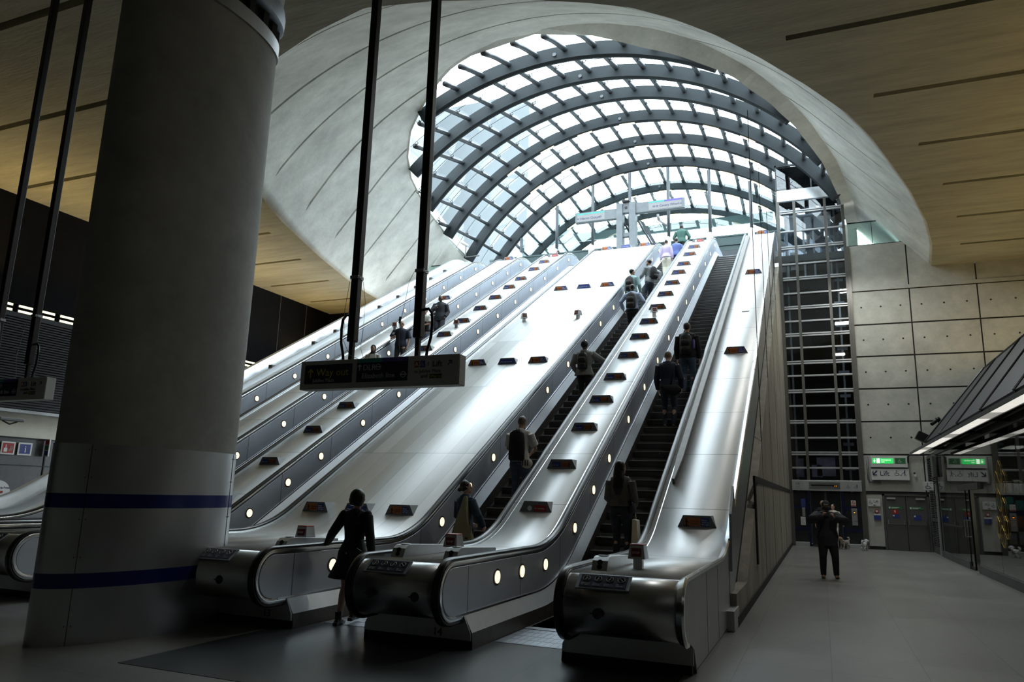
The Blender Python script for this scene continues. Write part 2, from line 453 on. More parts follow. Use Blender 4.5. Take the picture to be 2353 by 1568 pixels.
def build_walls():
    bm = bmesh.new(); box(bm, -24.6, 9, -10.5, 34, -.3, 0); struct('floor', bm, M['floor'])
    bm = bmesh.new(); box(bm, -6.35, -1.34, 5.55, 8.33, 0, .004); struct('floor_inlay', bm, M['inlay'])
    bm = bmesh.new(); box(bm, -24.5, -24.2, -10, 36, 0, 12.0); struct('wall_left', bm, M['black'])
    bm = bmesh.new(); box(bm, 8.4, 8.7, -10, 36, 0, 12.0); struct('wall_right', bm, M['conc_wall'])
    bm = bmesh.new(); box(bm, -24.5, 8.7, -10.3, -10, 0, 12.0); struct('wall_front', bm, M['conc_wall'])
    # black closing wall beside the escalators (left) and under the landing
    bm = bmesh.new(); box(bm, -24.4, -16.75, 32, 32.3, 0, 12.0); struct('wall_back', bm, M['black'])
    # panelled concrete wall behind the lift hall: real panels with open joints on a dark backing
    bm = bmesh.new()
    box(bm, 1.5, 8.4, 32.03, 32.3, 0, 12.13, 1)
    zs = [2.15, 3.57, 4.85, 6.15, 7.45, 8.75, 10.15]; xs = [1.55, 3.67, 5.99, 8.4]
    for i in range(3):
        for a, b in zip(zs, zs[1:]):
            box(bm, xs[i]+.025, xs[i+1]-.025, 32.0, 32.06, a+.03, b-.03, 0)
            for k in range(3):
                disc(bm, (xs[i]+(xs[i+1]-xs[i])*(k+.5)/3, 32.0, (a+b)/2+.02), .035, 'Y', .012, 10, 1)
    for i in range(3): box(bm, xs[i]+.025, xs[i+1]-.025, 32.0, 32.06, 10.2, 12.10, 0)
    box(bm, 1.6, 2.15, 32.0, 32.06, .12, 2.1, 0); box(bm, 3.74, 8.4, 32.0, 32.06, 0, 2.1, 0); box(bm, 1.55, 8.4, 31.97, 32.06, 10.16, 10.3, 0)
    box(bm, 1.6, 3.72, 31.985, 32.06, 2.06, 2.14, 1)
    struct('wall_back', bm, [M['conc_wall'], M['dark']])
    # upper landing
    bm = bmesh.new(); box(bm, -24, 9, 32.75, 52, 11.9, 12.2); struct('floor_landing', bm, M['floor'])
    # canopy kerbs
    for s_ in (-1, 1):
        bm = bmesh.new()
        box(bm, XC+s_*9.45, XC+s_*9.95, 35.3, 52, 12.2, 14.25); struct('trim_3' if s_ < 0 else 'trim_4', bm, M['conc_light'])
    # concrete flank wall of the right-hand escalator
    bm = bmesh.new()
    poly_x(bm, [(11.1, 0), (32, 0), (32, 11.5), (12.75, .42), (11.1, .42)], -1.6, -1.16)
    struct('wall_flank', bm, M['conc_side'])
    bm = bmesh.new()
    box(bm, -1.17, -1.13, 14.7, 14.9, .55, 2.04); box(bm, -1.19, -1.145, 14.9, 32, 2.04, 2.16)
    poly_x(bm, [(11.0, .0), (32, 0), (32, .13), (11.0, .13)], -1.16, -1.135)
    for y in (17.2, 20.6, 24.0, 27.4): box(bm, -1.17, -1.155, y, y+.03, .13, 11)
    struct('trim_5', bm, M['dark'])
build_walls()

# ================================================================ CANOPY
def build_canopy():
    root = empty('window_1', (0, 0, 0)); tag(root, kind='structure')
    RBY = [21.9, 24.9, 28.0, 31.1, 34.25, 37.4, 40.5, 43.6]
    def span(y):
        """dx limits of the glazed arch at y (right end, left end)"""
        a = za(y); zc = a-RR
        full = sqrt(RR*RR-(14.05-zc)**2)
        lo = interp(y, LY, LX) if y < 35 else -full
        hi = interp(y, BY, BX) if y < 35 else full
        return max(lo, -full), min(hi, full)
    for i, y in enumerate(RBY):
        a = za(y); lo, hi = span(y); zc = a-RR
        t0 = math.asin(max(-.99, (lo-.02)/RR)) if y < 31.2 else math.asin(lo/RR)
        t1 = math.asin(min(.99, (hi+.22)/RR)) if y < 33 else math.asin(hi/RR)
        bm = bmesh.new(); n = 56; rings = []
        for k in range(n+1):
            t = t0+(t1-t0)*k/n
            r = []
            for ro, dy in ((RR-.02, -.13), (RR-.02, .13), (RR-.52, .13), (RR-.56, .0), (RR-.52, -.13)):
                r.append(bm.verts.new((XC+ro*sin(t), y+dy, zc+ro*cos(t))))
            rings.append(r)
        for p, q in zip(rings, rings[1:]):
            for k in range(5): bm.faces.new((p[k], p[(k+1) % 5], q[(k+1) % 5], q[k]))
        bm.faces.new(rings[0]); bm.faces.new(rings[-1][::-1])
        rb = obj('rib', bm, M['rib'], root, True, 30)
        if i >= 3:
            for t in (-.55, -.36, -.17, .03, .22, .41, .58):
                if not t0 < t < t1: continue
                bm = bmesh.new(); pts = [(XC+(RR-.57)*sin(t+u), y, zc+(RR-.57)*cos(t+u)) for u in (-.035, -.012, .012, .035)]
                tube(bm, pts, .045, 6, ref=(0, 1, 0)); obj('rib_lamp', bm, M['ribglow'], rb)
        # round access cover at the crown
        bm = bmesh.new(); disc(bm, (XC, y-.18, a-.34), .07, 'Y', .03, 14); obj('cover_plate', bm, M['rail_steel'], rb)
    # purlins: one bar per line running the length of the vault
    YS = [19.6+.4*k for k in range(62)]
    clamp_bm = bmesh.new()
    for sx in (-.05, .05):
        tube(clamp_bm, [(0, 0, 0), (sx, 0, -.05), (sx*2, 0, -.02), (sx*2.2, 0, .07)], .016, 5)
    tube(clamp_bm, [(0, 0, -.10), (0, 0, .03)], .028, 6); ball(clamp_bm, (0, 0, -.1), .035, 6, 4)
    cme = D.meshes.new('glass_clamp'); clamp_bm.to_mesh(cme); cme.materials.append(M['mast'])
    extra = bmesh.new(); nc = 0
    step = 1.07/RR
    for k in range(-10, 11):
        t = (k+.35)*step
        pts = []
        for y in YS:
            dx = (RR-.10)*sin(t); lo, hi = span(y) if y > 19.4 else (0, 0)
            if lo+.12 < dx < hi-.12 and y < 44: pts.append((XC+dx, y, za(y)-RR+(RR-.13)*cos(t)))
        if len(pts) < 2: continue
        bm = bmesh.new(); tube(bm, pts, .095, 8)
        obj('purlin', bm, M['rail_steel'], root, True)
        for ya, yb in zip(RBY, RBY[1:]):
            for fr in (.12, .55):
                y = ya+(yb-ya)*fr; dx = (RR-.1)*sin(t); lo, hi = span(y)
                if not lo < dx < hi: continue
                loc = Vector((XC+dx+.10*cos(t), y, za(y)-RR+(RR-.12)*cos(t)-.10*sin(t)))
                if nc < 100:
                    o = D.objects.new('glass_clamp', cme); COL.objects.link(o); o.parent = root; o.location = loc; o.rotation_euler = (0, t, 0); nc += 1
                else:
                    g = bmesh.new(); g.from_mesh(cme); g.transform(Matrix.Translation(loc) @ Matrix.Rotation(t, 4, 'Y'))
                    tm = D.meshes.new('x'); g.to_mesh(tm); g.free(); extra.from_mesh(tm); D.meshes.remove(tm)
    tag(obj('glass_clamp', extra, M['mast'], root), kind='stuff')
    # thin cables under the glass
    for ya, yb in zip(RBY, RBY[1:]):
        for fr in (.5,):
            y = ya+(yb-ya)*fr; lo, hi = span(y); pts = []
            t0, t1 = math.asin(lo/RR), math.asin(hi/RR)
            for k in range(31):
                t = t0+(t1-t0)*k/30; pts.append((XC+(RR-.12)*sin(t), y, za(y)-RR+(RR-.12)*cos(t)))
            bm = bmesh.new(); tube(bm, pts, .013, 4); obj('glass_joint', bm, M['rail_steel'], root)
    # glass skin
    bm = bmesh.new(); prev = None
    for j in range(62):
        y = 19.6+.4*j
        lo, hi = span(y); row = []
        if y < 19.9: lo, hi = -2.4, -.2
        t0, t1 = math.asin(lo/RR), math.asin(hi/RR)
        for k in range(41):
            t = t0+(t1-t0)*k/40; row.append(bm.verts.new((XC+RR*sin(t), y, za(y)-RR+RR*cos(t))))
        if prev:
            for k in range(40): bm.faces.new((prev[k], prev[k+1], row[k+1], row[k]))
        prev = row
    obj('glazing', bm, M['glass'], root, True)
build_canopy()

def build_screen():
    """glazed screen hanging from the sixth arch, its mullions and the teal transoms"""
    Y = 37.4; root = empty('window_2', (0, 0, 0)); tag(root, kind='structure')
    zc = za(Y)-RR
    bm = bmesh.new()
    pts = []
    for k in range(31):
        t = -1.05+2.1*k/30; pts.append((XC+(RR-.7)*sin(t), zc+(RR-.7)*cos(t)))
    pts = [(x, z) for x, z in pts if z > 15.0]; pts = [(pts[0][0], 15.0)]+pts+[(pts[-1][0], 15.0)]
    poly_y(bm, pts, Y-.01, Y+.01); obj('pane', bm, M['screen'], root)
    for x in (-17.3, -15.2, -13.05, -10.95, -8.85, -6.75, -4.6, -2.55):
        dx = x-XC
        zt = zc+sqrt((RR-.65)**2-dx*dx)
        if zt < 15: continue
        bm = bmesh.new(); tube(bm, [(x, Y-.12, 14.6), (x, Y-.12, zt)], .085, 10); obj('mullion', bm, M['rail_steel'], root, True)
        bm = bmesh.new(); tube(bm, [(x-.02, Y-.3, 14.3), (x-.02, Y-.3, 15.12), (x-.02, Y-.3, 15.2), (x-.02, Y-.3, 15.25)], [.17, .17, .12, .03], 12)
        obj('mullion_sleeve', bm, M['white'], root, True)
    bm = bmesh.new(); box(bm, -17.2, -.9, Y-.06, Y+.06, 14.25, 15.0); box(bm, -17.2, -.9, Y-.1, Y+.1, 14.98, 15.06); box(bm, -17.2, -.9, Y-.14, Y, 14.5, 14.55)
    obj('transom', bm, M['tealbeam'], root)
    bm = bmesh.new(); box(bm, -17.3, -.9, Y-.1, Y+.1, 13.9, 14.22); obj('sill', bm, M['rail_steel'], root)
    bm = bmesh.new(); box(bm, -15.7, -1.7, 42.0, 42.15, 17.35, 17.88); tag(obj('glass_header_beam', bm, M['tealbeam']), 'long teal header beam crossing the station mouth behind the glass screen', 'beam')
build_screen()

# towers seen through the glass
def tower(x0, x1, y0, y1, h, m, label):
    t = empty('office_tower', ((x0+x1)/2, (y0+y1)/2, 0), 0, label, 'building')
    bm = bmesh.new(); box(bm, x0-(x0+x1)/2, x1-(x0+x1)/2, y0-(y0+y1)/2, y1-(y0+y1)/2, -20, h)
    obj('facade', bm, m, t)
    bm = bmesh.new(); box(bm, (x0-x1)*.3, (x1-x0)*.3, (y0-y1)*.3, (y1-y0)*.3, h, h+3); obj('roof_plant', bm, m, t)
tower(-75, -45, 30, 78, 95, M['tower'], 'bluish glass office tower rising outside the left side of the canopy')
tower(-72, -38, 95, 125, 62, M['tower2'], 'pale gridded office block behind the far left arches')
tower(-34, 4, 130, 160, 46, M['tower2'], 'pale low office block straight behind the glass screen')
tower(14, 40, 120, 150, 52, M['tower2'], 'pale office block behind the right end of the canopy')

# ================================================================ ESCALATOR BALUSTRADES
S30 = math.tan(pi/6)
CR, ZB, ZT, RB, RT = -5.26, .97, 13.17, 2.7, 3.0
YB = (ZB-CR)/S30; YT = (ZT-CR)/S30
NY0, NY1, NR = 7.50, 34.6, .335
def path(d, newel=True, y0=None, y1=None):
    """curve parallel to the handrail, d below it: (y, z, ny, nz)"""
    P = []
    if newel:
        r = NR-d
        P.append((NY0+.25, ZB-NR-r, 0, -1))
        for k in range(0, 17):
            a = -pi/2-pi*k/16
            P.append((NY0+r*cos(a), ZB-NR+r*sin(a), cos(a), sin(a)))
    else: P.append((y0 if y0 is not None else NY0, ZB-d, 0, 1))
    c = (YB-RB*math.tan(pi/12), ZB+RB)
    for k in range(0, 11):
        t = pi/6*k/10; P.append((c[0]+sin(t)*(RB+d), c[1]-cos(t)*(RB+d), -sin(t), cos(t)))
    c = (YT+RT*math.tan(pi/12), ZT-RT)
    for k in range(10, -1, -1):
        t = pi/6*k/10; P.append((c[0]-sin(t)*(RT-d), c[1]+cos(t)*(RT-d), -sin(t), cos(t)))
    if newel:
        r = NR-d
        for k in range(0, 17):
            a = pi/2-pi*k/16; P.append((NY1+r*cos(a), ZT-NR+r*sin(a), cos(a), sin(a)))
        P.append((NY1-.25, ZT-NR-r, 0, -1))
    else: P.append((y1 if y1 is not None else NY1, ZT-d, 0, 1))
    return P
RAILP = [(-.040, -.012), (-.044, .010), (-.032, .024), (.032, .024), (.044, .010), (.040, -.012)]
LAMPY = [8.67, 9.5, 10.42, 11.8, 12.88, 13.94]+[15.52+1.612*k for k in range(11)]
def on_path(d, y):
    P = path(d, False)
    for a, b in zip(P, P[1:]):
        if a[0] <= y <= b[0]:
            f = (y-a[0])/(b[0]-a[0]+1e-9); return a[1]+(b[1]-a[1])*f
    return P[-1][1]
def strip(bm, P, Q, mi=0):
    r0_ = [bm.verts.new(p) for p in P]; r1_ = [bm.verts.new(q) for q in Q]
    for i in range(len(P)-1): bm.faces.new((r0_[i], r0_[i+1], r1_[i+1], r1_[i])).material_index = mi
def rail_side(root, X, s):
    """everything on one flank: handrail X, s=+1 when the escalator lies to its right"""
    bm = bmesh.new(); sweep_x(bm, path(0), [(X+a, b) for a, b in RAILP]); obj('handrail', bm, M['rubber'], root, True, 50)
    bm = bmesh.new()
    prof = [(X-.05, -.016), (X+.05, -.016), (X+s*.052, -.02), (X+s*.058, -.05), (X+s*.045, -.085), (X-s*.05, -.085)] if s > 0 else [(X+.05, -.016), (X-.05, -.016), (X+s*.052, -.02), (X+s*.058, -.05), (X+s*.045, -.085), (X-s*.05, -.085)]
    sweep_x(bm, path(0), prof); obj('rail_guide', bm, M['steel_bright'], root, True, 40)
    # panel
    xp = X+s*.035; bm = bmesh.new()
    a = path(.085, False); b = path(.60, False)
    strip(bm, [(xp, y, z) for y, z, _, _ in a], [(xp, y, z) for y, z, _, _ in b])
    r = NR-.085
    fan = [bm.verts.new((xp, NY0+r*cos(-pi/2-pi*k/16), ZB-NR+r*sin(-pi/2-pi*k/16))) for k in range(17)]
    bm.faces.new(fan)
    fan = [bm.verts.new((xp, NY1+r*cos(pi/2-pi*k/16), ZT-NR+r*sin(pi/2-pi*k/16))) for k in range(17)]
    bm.faces.new(fan)
    bmesh.ops.remove_doubles(bm, verts=bm.verts, dist=.0005)
    p = obj('side_panel', bm, M['panel'], root); md = p.modifiers.new('t', 'SOLIDIFY'); md.thickness = .03; md.offset = 0
    # skirting: bead, sloping inner deck and dark skirt
    bm = bmesh.new()
    A = [q for q in path(.60, False, 7.79)]; B = [q for q in path(.79, False, 7.79)]; C_ = [q for q in path(1.12, False, 7.79)]
    strip(bm, [(X+s*.05, y, z) for y, z, _, _ in A], [(X+s*.155, y, z) for y, z, _, _ in B], 0)
    strip(bm, [(X+s*.155, y, z) for y, z, _, _ in B], [(X+s*.165, y, max(z, .004) if y < 11.5 else z) for y, z, _, _ in C_], 1)
    o = obj('skirting', bm, [M['steel_skirt'], M['bronze']], root, True, 30)
    bm = bmesh.new(); sweep_x(bm, path(.60, False, 7.6), [(X+s*.038, -.012), (X+s*.06, -.012), (X+s*.06, .012), (X+s*.038, .012)]); obj('bead', bm, M['steel_bright'], root)
    # round lamps
    ring_me, glow_me = lamp_meshes(s)
    for y in LAMPY:
        z = on_path(.32 if y > 11 else .28, y)
        r_ = D.objects.new('lamp_ring', ring_me); COL.objects.link(r_); r_.parent = root; r_.location = (xp+s*.018, y, z)
        g = D.objects.new('lamp_lens', glow_me); COL.objects.link(g); g.parent = r_
_lm = {}
def lamp_meshes(s):
    if s not in _lm:
        bm = bmesh.new(); disc(bm, (0, 0, 0), .10, 'X', .012, 24)
        a = D.meshes.new('lamp_ring'); bm.to_mesh(a); bm.free(); a.materials.append(M['lampring'])
        bm = bmesh.new(); disc(bm, (s*.008, 0, 0), .076, 'X', .012, 24)
        b = D.meshes.new('lamp_lens'); bm.to_mesh(b); bm.free(); b.materials.append(M['lamp']); _lm[s] = (a, b)
    return _lm[s]
def lock_disc(root, x):
    a = radians(188); r = NR-.03
    bm = bmesh.new()
    y, z = NY0+r*cos(a), ZB-NR+r*sin(a)
    g = bmesh.ops.create_cone(bm, cap_ends=True, segments=20, radius1=.05, radius2=.05, depth=.012)
    for v in g['verts']: v.co = Vector((x, y, z))+Matrix.Rotation(pi/2, 3, 'X') @ v.co
    box(bm, x-.07, x+.05, y-.012, y-.006, z-.006, z+.006); box(bm, x-.006, x+.006, y-.012, y-.006, z-.05, z+.05)
    obj('lock_cover', bm, M['lampring'], root)
def balustrade(xl, xr, label, m='deck', number=None, left=True, right=True, locks=()):
    root = empty('escalator_balustrade', ((xl+xr)/2, 8, 0), 0, label, 'escalator balustrade')
    root.location = (0, 0, 0)
    a = xl+.045 if left else xl; b = xr-.045 if right else xr
    P = path(.055); bm = bmesh.new(); Q = P[:18]
    strip(bm, [(a, y, z) for y, z, _, _ in Q], [(b, y, z) for y, z, _, _ in Q])
    nc = obj('newel_cover', bm, M['steel_newel'], root, True, 40); md = nc.modifiers.new('t', 'SOLIDIFY'); md.thickness = .02; md.offset = 0
    bm = bmesh.new(); P = P[17:]
    strip(bm, [(a, y, z) for y, z, _, _ in P], [(b, y, z) for y, z, _, _ in P])
    o = obj('deck', bm, M[m], root, True, 40); md = o.modifiers.new('t', 'SOLIDIFY'); md.thickness = .02; md.offset = 0
    for e in ((a,) if left else ())+((b,) if right else ()):   # fine raised seams beside the handrails
        sx = 1 if e == a else -1
        bm = bmesh.new(); sweep_x(bm, path(.055)[18:], [(e+sx*.05, 0), (e+sx*.062, 0), (e+sx*.062, .012), (e+sx*.05, .012)]); obj('deck_seam', bm, M['steel_bright'], root)
    if left: rail_side(root, xl, -1)
    if right: rail_side(root, xr, 1)
    # front base and black plinth
    bm = bmesh.new(); e0, e1 = (xl-.15 if left else xl), (xr+.15 if right else xr)
    g0, g1 = (.10 if left else 0), (.10 if right else 0)
    poly_y(bm, [(e0, .10), (e1, .10), (e1-g1*.08, .18), (e1-g1, .37), (e0+g0, .37), (e0+g0*.08, .18)], 7.765, 7.80); obj('base', bm, M['steel_clad'], root)
    bm = bmesh.new(); box(bm, e0+.02, e1-.02, 7.80, 10.6, 0, .125); obj('plinth', bm, M['plinth'], root)
    for x in locks: lock_disc(root, x)
    if number:
        n_, x = number
        text_obj(n_, .12, M['mast'], root, (x, 7.758, .125), (pi/2, 0, 0), name='number_lettering')
    return root
bal = {}
b0 = balustrade(-16.5, -15.4, 'outermost left escalator balustrade, with the ledge of small boxes on its parapet', left=False)
b1 = balustrade(-14.1, -12.98, 'second escalator balustrade from the left, its deck carrying one orange notice halfway')
b2 = balustrade(-11.63, -10.53, 'narrow escalator balustrade left of the wide deck, lined with notices', locks=(-11.3, -10.85))
bw = balustrade(-9.2, -6.24, 'very wide escalator balustrade marked 13 beside the concrete column', 'deckwide', ('13', -6.52), locks=(-6.75,))
b14 = balustrade(-4.88, -3.8, 'narrow escalator balustrade marked 14 with a row of notices up its deck', number=('14', -4.12), locks=(-4.62, -4.06))
b15 = balustrade(-2.44, -1.24, 'rightmost escalator balustrade with steel side cladding beside the lift hall', right=False, locks=(-2.05,))
# extras of the rightmost unit: edge bead, side cladding, dark gutter bar
def b15_extras():
    bm = bmesh.new(); sweep_x(bm, path(.055)[1:], [(-1.30, 0), (-1.225, 0), (-1.225, .035), (-1.245, .05), (-1.30, .02)]); obj('edge_trim', bm, M['steel_bright'], b15, True, 40)
    bm = bmesh.new()
    top = [(y, z) for y, z, _, _ in path(.06)[1:36]]
    low = [(y, z) for y, z, _, _ in path(.85, False)]
    cut = [q for q in top if q[0] < 10.9]
    pts = cut+[(10.95, on_path(.06, 10.95)), (11.05, .0), (7.95, .0), (7.80, .25)]
    poly_x(bm, pts, -1.27, -1.235); obj('side_cladding', bm, M['steel_clad'], b15)
    bm = bmesh.new()
    for y in (8.75, 9.7):
        box(bm, -1.236, -1.233, y, y+.01, .05, on_path(.07, y))
    box(bm, -1.236, -1.231, 7.9, 11.0, .03, .04); obj('cladding_joint', bm, M['mast'], b15)
    P = [q for q in path(.06, False, 10.9) if q[0] > 10.9]; Q = [q for q in path(.86, False, 10.9) if q[0] > 10.9]
    bm = bmesh.new()
    A = [(-1.25, 10.95, on_path(.06, 10.95))]+[(-1.25, y, z) for y, z, _, _ in P]
    B = [(-1.25, 10.95, max(on_path(.86, 10.95), .2))]+[(-1.25, y, z) for y, z, _, _ in Q]
    n = min(len(A), len(B)); strip(bm, A[:n], B[:n]); o = obj('fascia', bm, M['steel_clad'], b15); md = o.modifiers.new('t', 'SOLIDIFY'); md.thickness = .03; md.offset = 0
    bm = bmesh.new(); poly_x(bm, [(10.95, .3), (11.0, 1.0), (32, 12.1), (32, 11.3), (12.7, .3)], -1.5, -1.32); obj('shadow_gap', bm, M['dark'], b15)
    bm = bmesh.new(); box(bm, -1.30, -1.14, 10.55, 11.15, 0, .26, bev=.01); obj('foot_block', bm, M['steel_clad'], b15)
    # leaf-shaped hatch on the flank
    bm = bmesh.new(); poly_x(bm, [(11.05, .72), (11.35, .80), (11.75, 1.25), (11.6, 1.9), (11.15, 1.5)], -1.235, -1.20); obj('hatch', bm, M['steel_clad'], b15)
    # dark gutter bar, pointed at its lower end
    bm = bmesh.new()
    P = [(12.55, -5.3)]
    yy = [12.55, 13.2, 31.0]; ws = [.02, .055, .055]
    rows = []
    for y, w_ in zip(yy, ws):
        z = on_path(.05, y)
        rows.append([bm.verts.new((-2.265-w_, y, z)), bm.verts.new((-2.265+w_, y, z)), bm.verts.new((-2.265+w_, y-.05, z+.09)), bm.verts.new((-2.265-w_, y-.05, z+.09))])
    for p, q in zip(rows, rows[1:]):
        for k in range(4): bm.faces.new((p[k], p[(k+1) % 4], q[(k+1) % 4], q[k]))
    bm.faces.new(rows[0]); bm.faces.new(rows[-1]); obj('gutter_bar', bm, M['bronze'], b15)
b15_extras()
def b0_extras():
    P = path(.055, False, 7.6)
    bm = bmesh.new(); sweep_x(bm, P, [(-16.62, -.5), (-16.40, -.5), (-16.40, .22), (-16.46, .30), (-16.62, .30)]); obj('parapet', bm, M['steel'], b0, True, 40)
    bm = bmesh.new(); sweep_x(bm, P, [(-16.0, -.02), (-15.9, -.02), (-15.9, .14), (-16.0, .14)]); obj('ledge', bm, M['steel'], b0, True, 40)
    for y in (17.0, 18.4, 20.43, 21.6, 23.0, 24.35, 25.7, 27.1, 28.4, 29.7):
        z = on_path(.055, y)
        bm = bmesh.new(); box(bm, -.07, .07, -.08, .16, .08, .22, bev=.01)
        o = obj('junction_box', bm, M['louvre']); o.location = (-16.0, y, z)
        tag(o, 'small grey box standing on the ledge of the outermost left balustrade', 'box', 'small boxes along the left parapet ledge')
    bm = bmesh.new(); poly_x(bm, [(7.5, 0), (7.5, .9), (10.6, .95), (32, 13.1), (32, 12), (12.0, 0)], -16.75, -16.62); obj('outer_cladding', bm, M['black'], b0)
b0_extras()

# ================================================================ ESCALATOR STEPS
def step_mesh():
    bm = bmesh.new(); W = .5
    box(bm, -W, W, 0, .37, -.025, 0, 0)
    prof = [(0.012, -.02), (-.004, -.05), (-.002, -.12), (.03, -.22), (.06, -.22), (.06, -.02)]
    poly_x(bm, prof, -W, W, 0)
    box(bm, -W, W, -.006, .016, -.008, .003, 1)
    for k in range(40):
        x = -W+.0125+k*.025; box(bm, x-.003, x+.003, .02, .36, 0, .006, 0); box(bm, x-.003, x+.003, -.006, 0, -.2, -.02, 0)
    me = D.meshes.new('step'); bmesh.ops.recalc_face_normals(bm, faces=bm.faces); bm.to_mesh(me); bm.free(); me.materials.append(M['step']); me.materials.append(M['step_edge']); return me
SME = step_mesh()
RISE = .2032
def step_y(k): return (k*RISE+6.28)/S30
for x, lab in ((-14.75, 'leftmost escalator, empty, behind the concrete column'), (-12.3, 'descending escalator on the left carrying four people down'), (-9.87, 'escalator between the narrow notice deck and the wide deck'),
               (-5.52, 'busy ascending escalator with people climbing it in the middle'), (-3.12, 'rightmost escalator with the long-haired woman near its foot')):
    t = empty('escalator', (x, 9.3, 0), 0, lab, 'escalator')
    for k in range(0, 61):
        o = D.objects.new('step', SME); COL.objects.link(o); o.parent = t; o.location = (0, step_y(k)-9.3, k*RISE)
    bm = bmesh.new()
    box(bm, -.5, .5, -.95, .0, -.02, .006); box(bm, -.5, .5, .0, .16, -.02, .012)
    for k in range(12): box(bm, -.5+k*.083, -.494+k*.083, -.95, 0, .006, .008)
    for k in range(4): box(bm, -.5, .5, -.93+k*.24, -.92+k*.24, .006, .008)
    obj('comb_plate', bm, M['steel_dark'], t)
    bm = bmesh.new(); box(bm, -.5, .5, .16, 1.9, -.03, 0.0); obj('level_step', bm, M['step'], t)
    bm = bmesh.new(); poly_x(bm, [(1.3, -.3), (22.4, 11.9), (22.4, 11.5), (2.0, -.3)], -.6, .6); obj('truss', bm, M['dark'], t)
    bm = bmesh.new(); box(bm, -.5, .5, 22.7, 26, 2.8+9.35, 12.206); obj('upper_landing_plate', bm, M['steel_dark'], t)

# ================================================================ COLUMN
def build_column():
    t = empty('concrete_column', (-7.64, 6.82, 0), radians(-5), 'huge oval concrete column with steel cladding and two blue stripes round its foot', 'column')
    def ell(bm, secs, mi=0, n=64, e=2.0):
        rings = []
        for z, a, b in secs:
            rings.append([bm.verts.new((a*math.copysign(abs(cos(u))**(2/e), cos(u)), b*math.copysign(abs(sin(u))**(2/e), sin(u)), z)) for u in [2*pi*k/n for k in range(n)]])
        for p, q in zip(rings, rings[1:]):
            for k in range(n): bm.faces.new((p[k], p[(k+1) % n], q[(k+1) % n], q[k])).material_index = mi
        bm.faces.new(rings[0]); bm.faces.new(rings[-1])
    A, B = .50, 1.22
    bm = bmesh.new(); ell(bm, [(2.10, A-.012, B-.012), (8.1, A-.012, B-.012)]); obj('shaft', bm, M['conc_col'], t, True, 40)
    bm = bmesh.new(); ell(bm, [(0, A, B), (.58, A, B)]); ell(bm, [(.735, A, B), (1.42, A, B)]); ell(bm, [(1.575, A, B), (2.115, A, B)]); obj('cladding', bm, M['steel_clad'], t, True, 40)
    for z0, z1 in ((.58, .735), (1.42, 1.575)):
        bm = bmesh.new(); ell(bm, [(z0, A+.001, B+.001), (z1, A+.001, B+.001)]); obj('blue_stripe', bm, M['stripe'], t, True, 40)
    bm = bmesh.new()
    for u in (-.95, .93, -2.3, 2.3):   # vertical cladding seams with pairs of screws
        x, y = (A+.001)*cos(u), (B+.001)*sin(u)
        tube(bm, [(x, y, 0), (x, y, 2.11)], .004, 4)
        for z in (.2, .9, 1.3, 1.75, 2.05):
            for du in (-.025, .025): ball(bm, ((A+.001)*cos(u+du*1.5), (B+.001)*sin(u+du*1.5), z), .007, 6, 4)
    obj('seam', bm, M['mast'], t)
    bm = bmesh.new(); ell(bm, [(8.1, A+.015, B+.015), (8.32, A+.015, B+.015)]); obj('collar', bm, M['steel_clad'], t, True, 40)
    bm = bmesh.new(); ell(bm, [(8.32, A-.12, B-.12), (8.62, A-.12, B-.12)])
    for k in range(20):
        u = 2*pi*k/20; box(bm, (A-.08)*cos(u)-.05, (A-.08)*cos(u)+.05, (B-.08)*sin(u)-.05, (B-.08)*sin(u)+.05, 8.34, 8.58)
    obj('bearing', bm, M['dark'], t)
    bm = bmesh.new(); ell(bm, [(8.58, A+.02, B+.02), (8.60, A+.06, B+.06), (8.80, A+.07, B+.07), (8.9, A+.05, B+.05)]); obj('upper_collar', bm, M['steel_dark'], t, True, 40)
    bm = bmesh.new(); ell(bm, [(8.88, A+.0, B), (9.2, A+.03, B+.03), (9.7, A+.14, B+.14), (10.2, A+.36, B+.36), (10.6, A+.75, B+.75), (10.9, A+1.3, B+1.3), (11.02, A+2.2, B+2.2)]); obj('capital', bm, M['conc_col'], t, True, 40)
build_column()

# ================================================================ LIFT
def pictos(bm_m, parent, x, y, z, s):
    """wheelchair and walking figure"""
    bm = bmesh.new()
    pts = [(x+s*.35*cos(a), y, z+s*.30+s*.28*sin(a)) for a in [radians(100+k*22) for k in range(12)]]
    tube(bm, pts, s*.045, 5); ball(bm, (x-.02*s, y, z+s*.98), s*.09, 8, 5)
    tube(bm, [(x-.03*s, y, z+s*.85), (x, y, z+s*.45), (x+s*.3, y, z+s*.45), (x+s*.42, y, z+s*.12), (x+s*.55, y, z+s*.12)], s*.05, 5)
    bmesh.ops.scale(bm, vec=(1, .15, 1), space=Matrix.Translation((0, -y, 0)), verts=bm.verts)
    obj('wheelchair_symbol', bm, bm_m, parent)
def walker(bm_m, parent, x, y, z, s):
    bm = bmesh.new(); ball(bm, (x, y, z+s*.97), s*.09, 8, 5)
    tube(bm, [(x, y, z+s*.85), (x-.02*s, y, z+s*.45)], [s*.10, s*.08], 6)
    tube(bm, [(x-.02*s, y, z+s*.45), (x-.16*s, y, z)], s*.05, 5); tube(bm, [(x-.02*s, y, z+s*.45), (x+.18*s, y, z)], s*.05, 5)
    tube(bm, [(x, y, z+s*.8), (x-.28*s, y, z+s*.5), (x-.55*s, y, z+s*.28)], s*.04, 5); ball(bm, (x-.65*s, y, z+s*.12), s*.1, 6, 4)
    bmesh.ops.scale(bm, vec=(1, .15, 1), space=Matrix.Translation((0, -y, 0)), verts=bm.verts)
    obj('walking_symbol', bm, bm_m, parent)
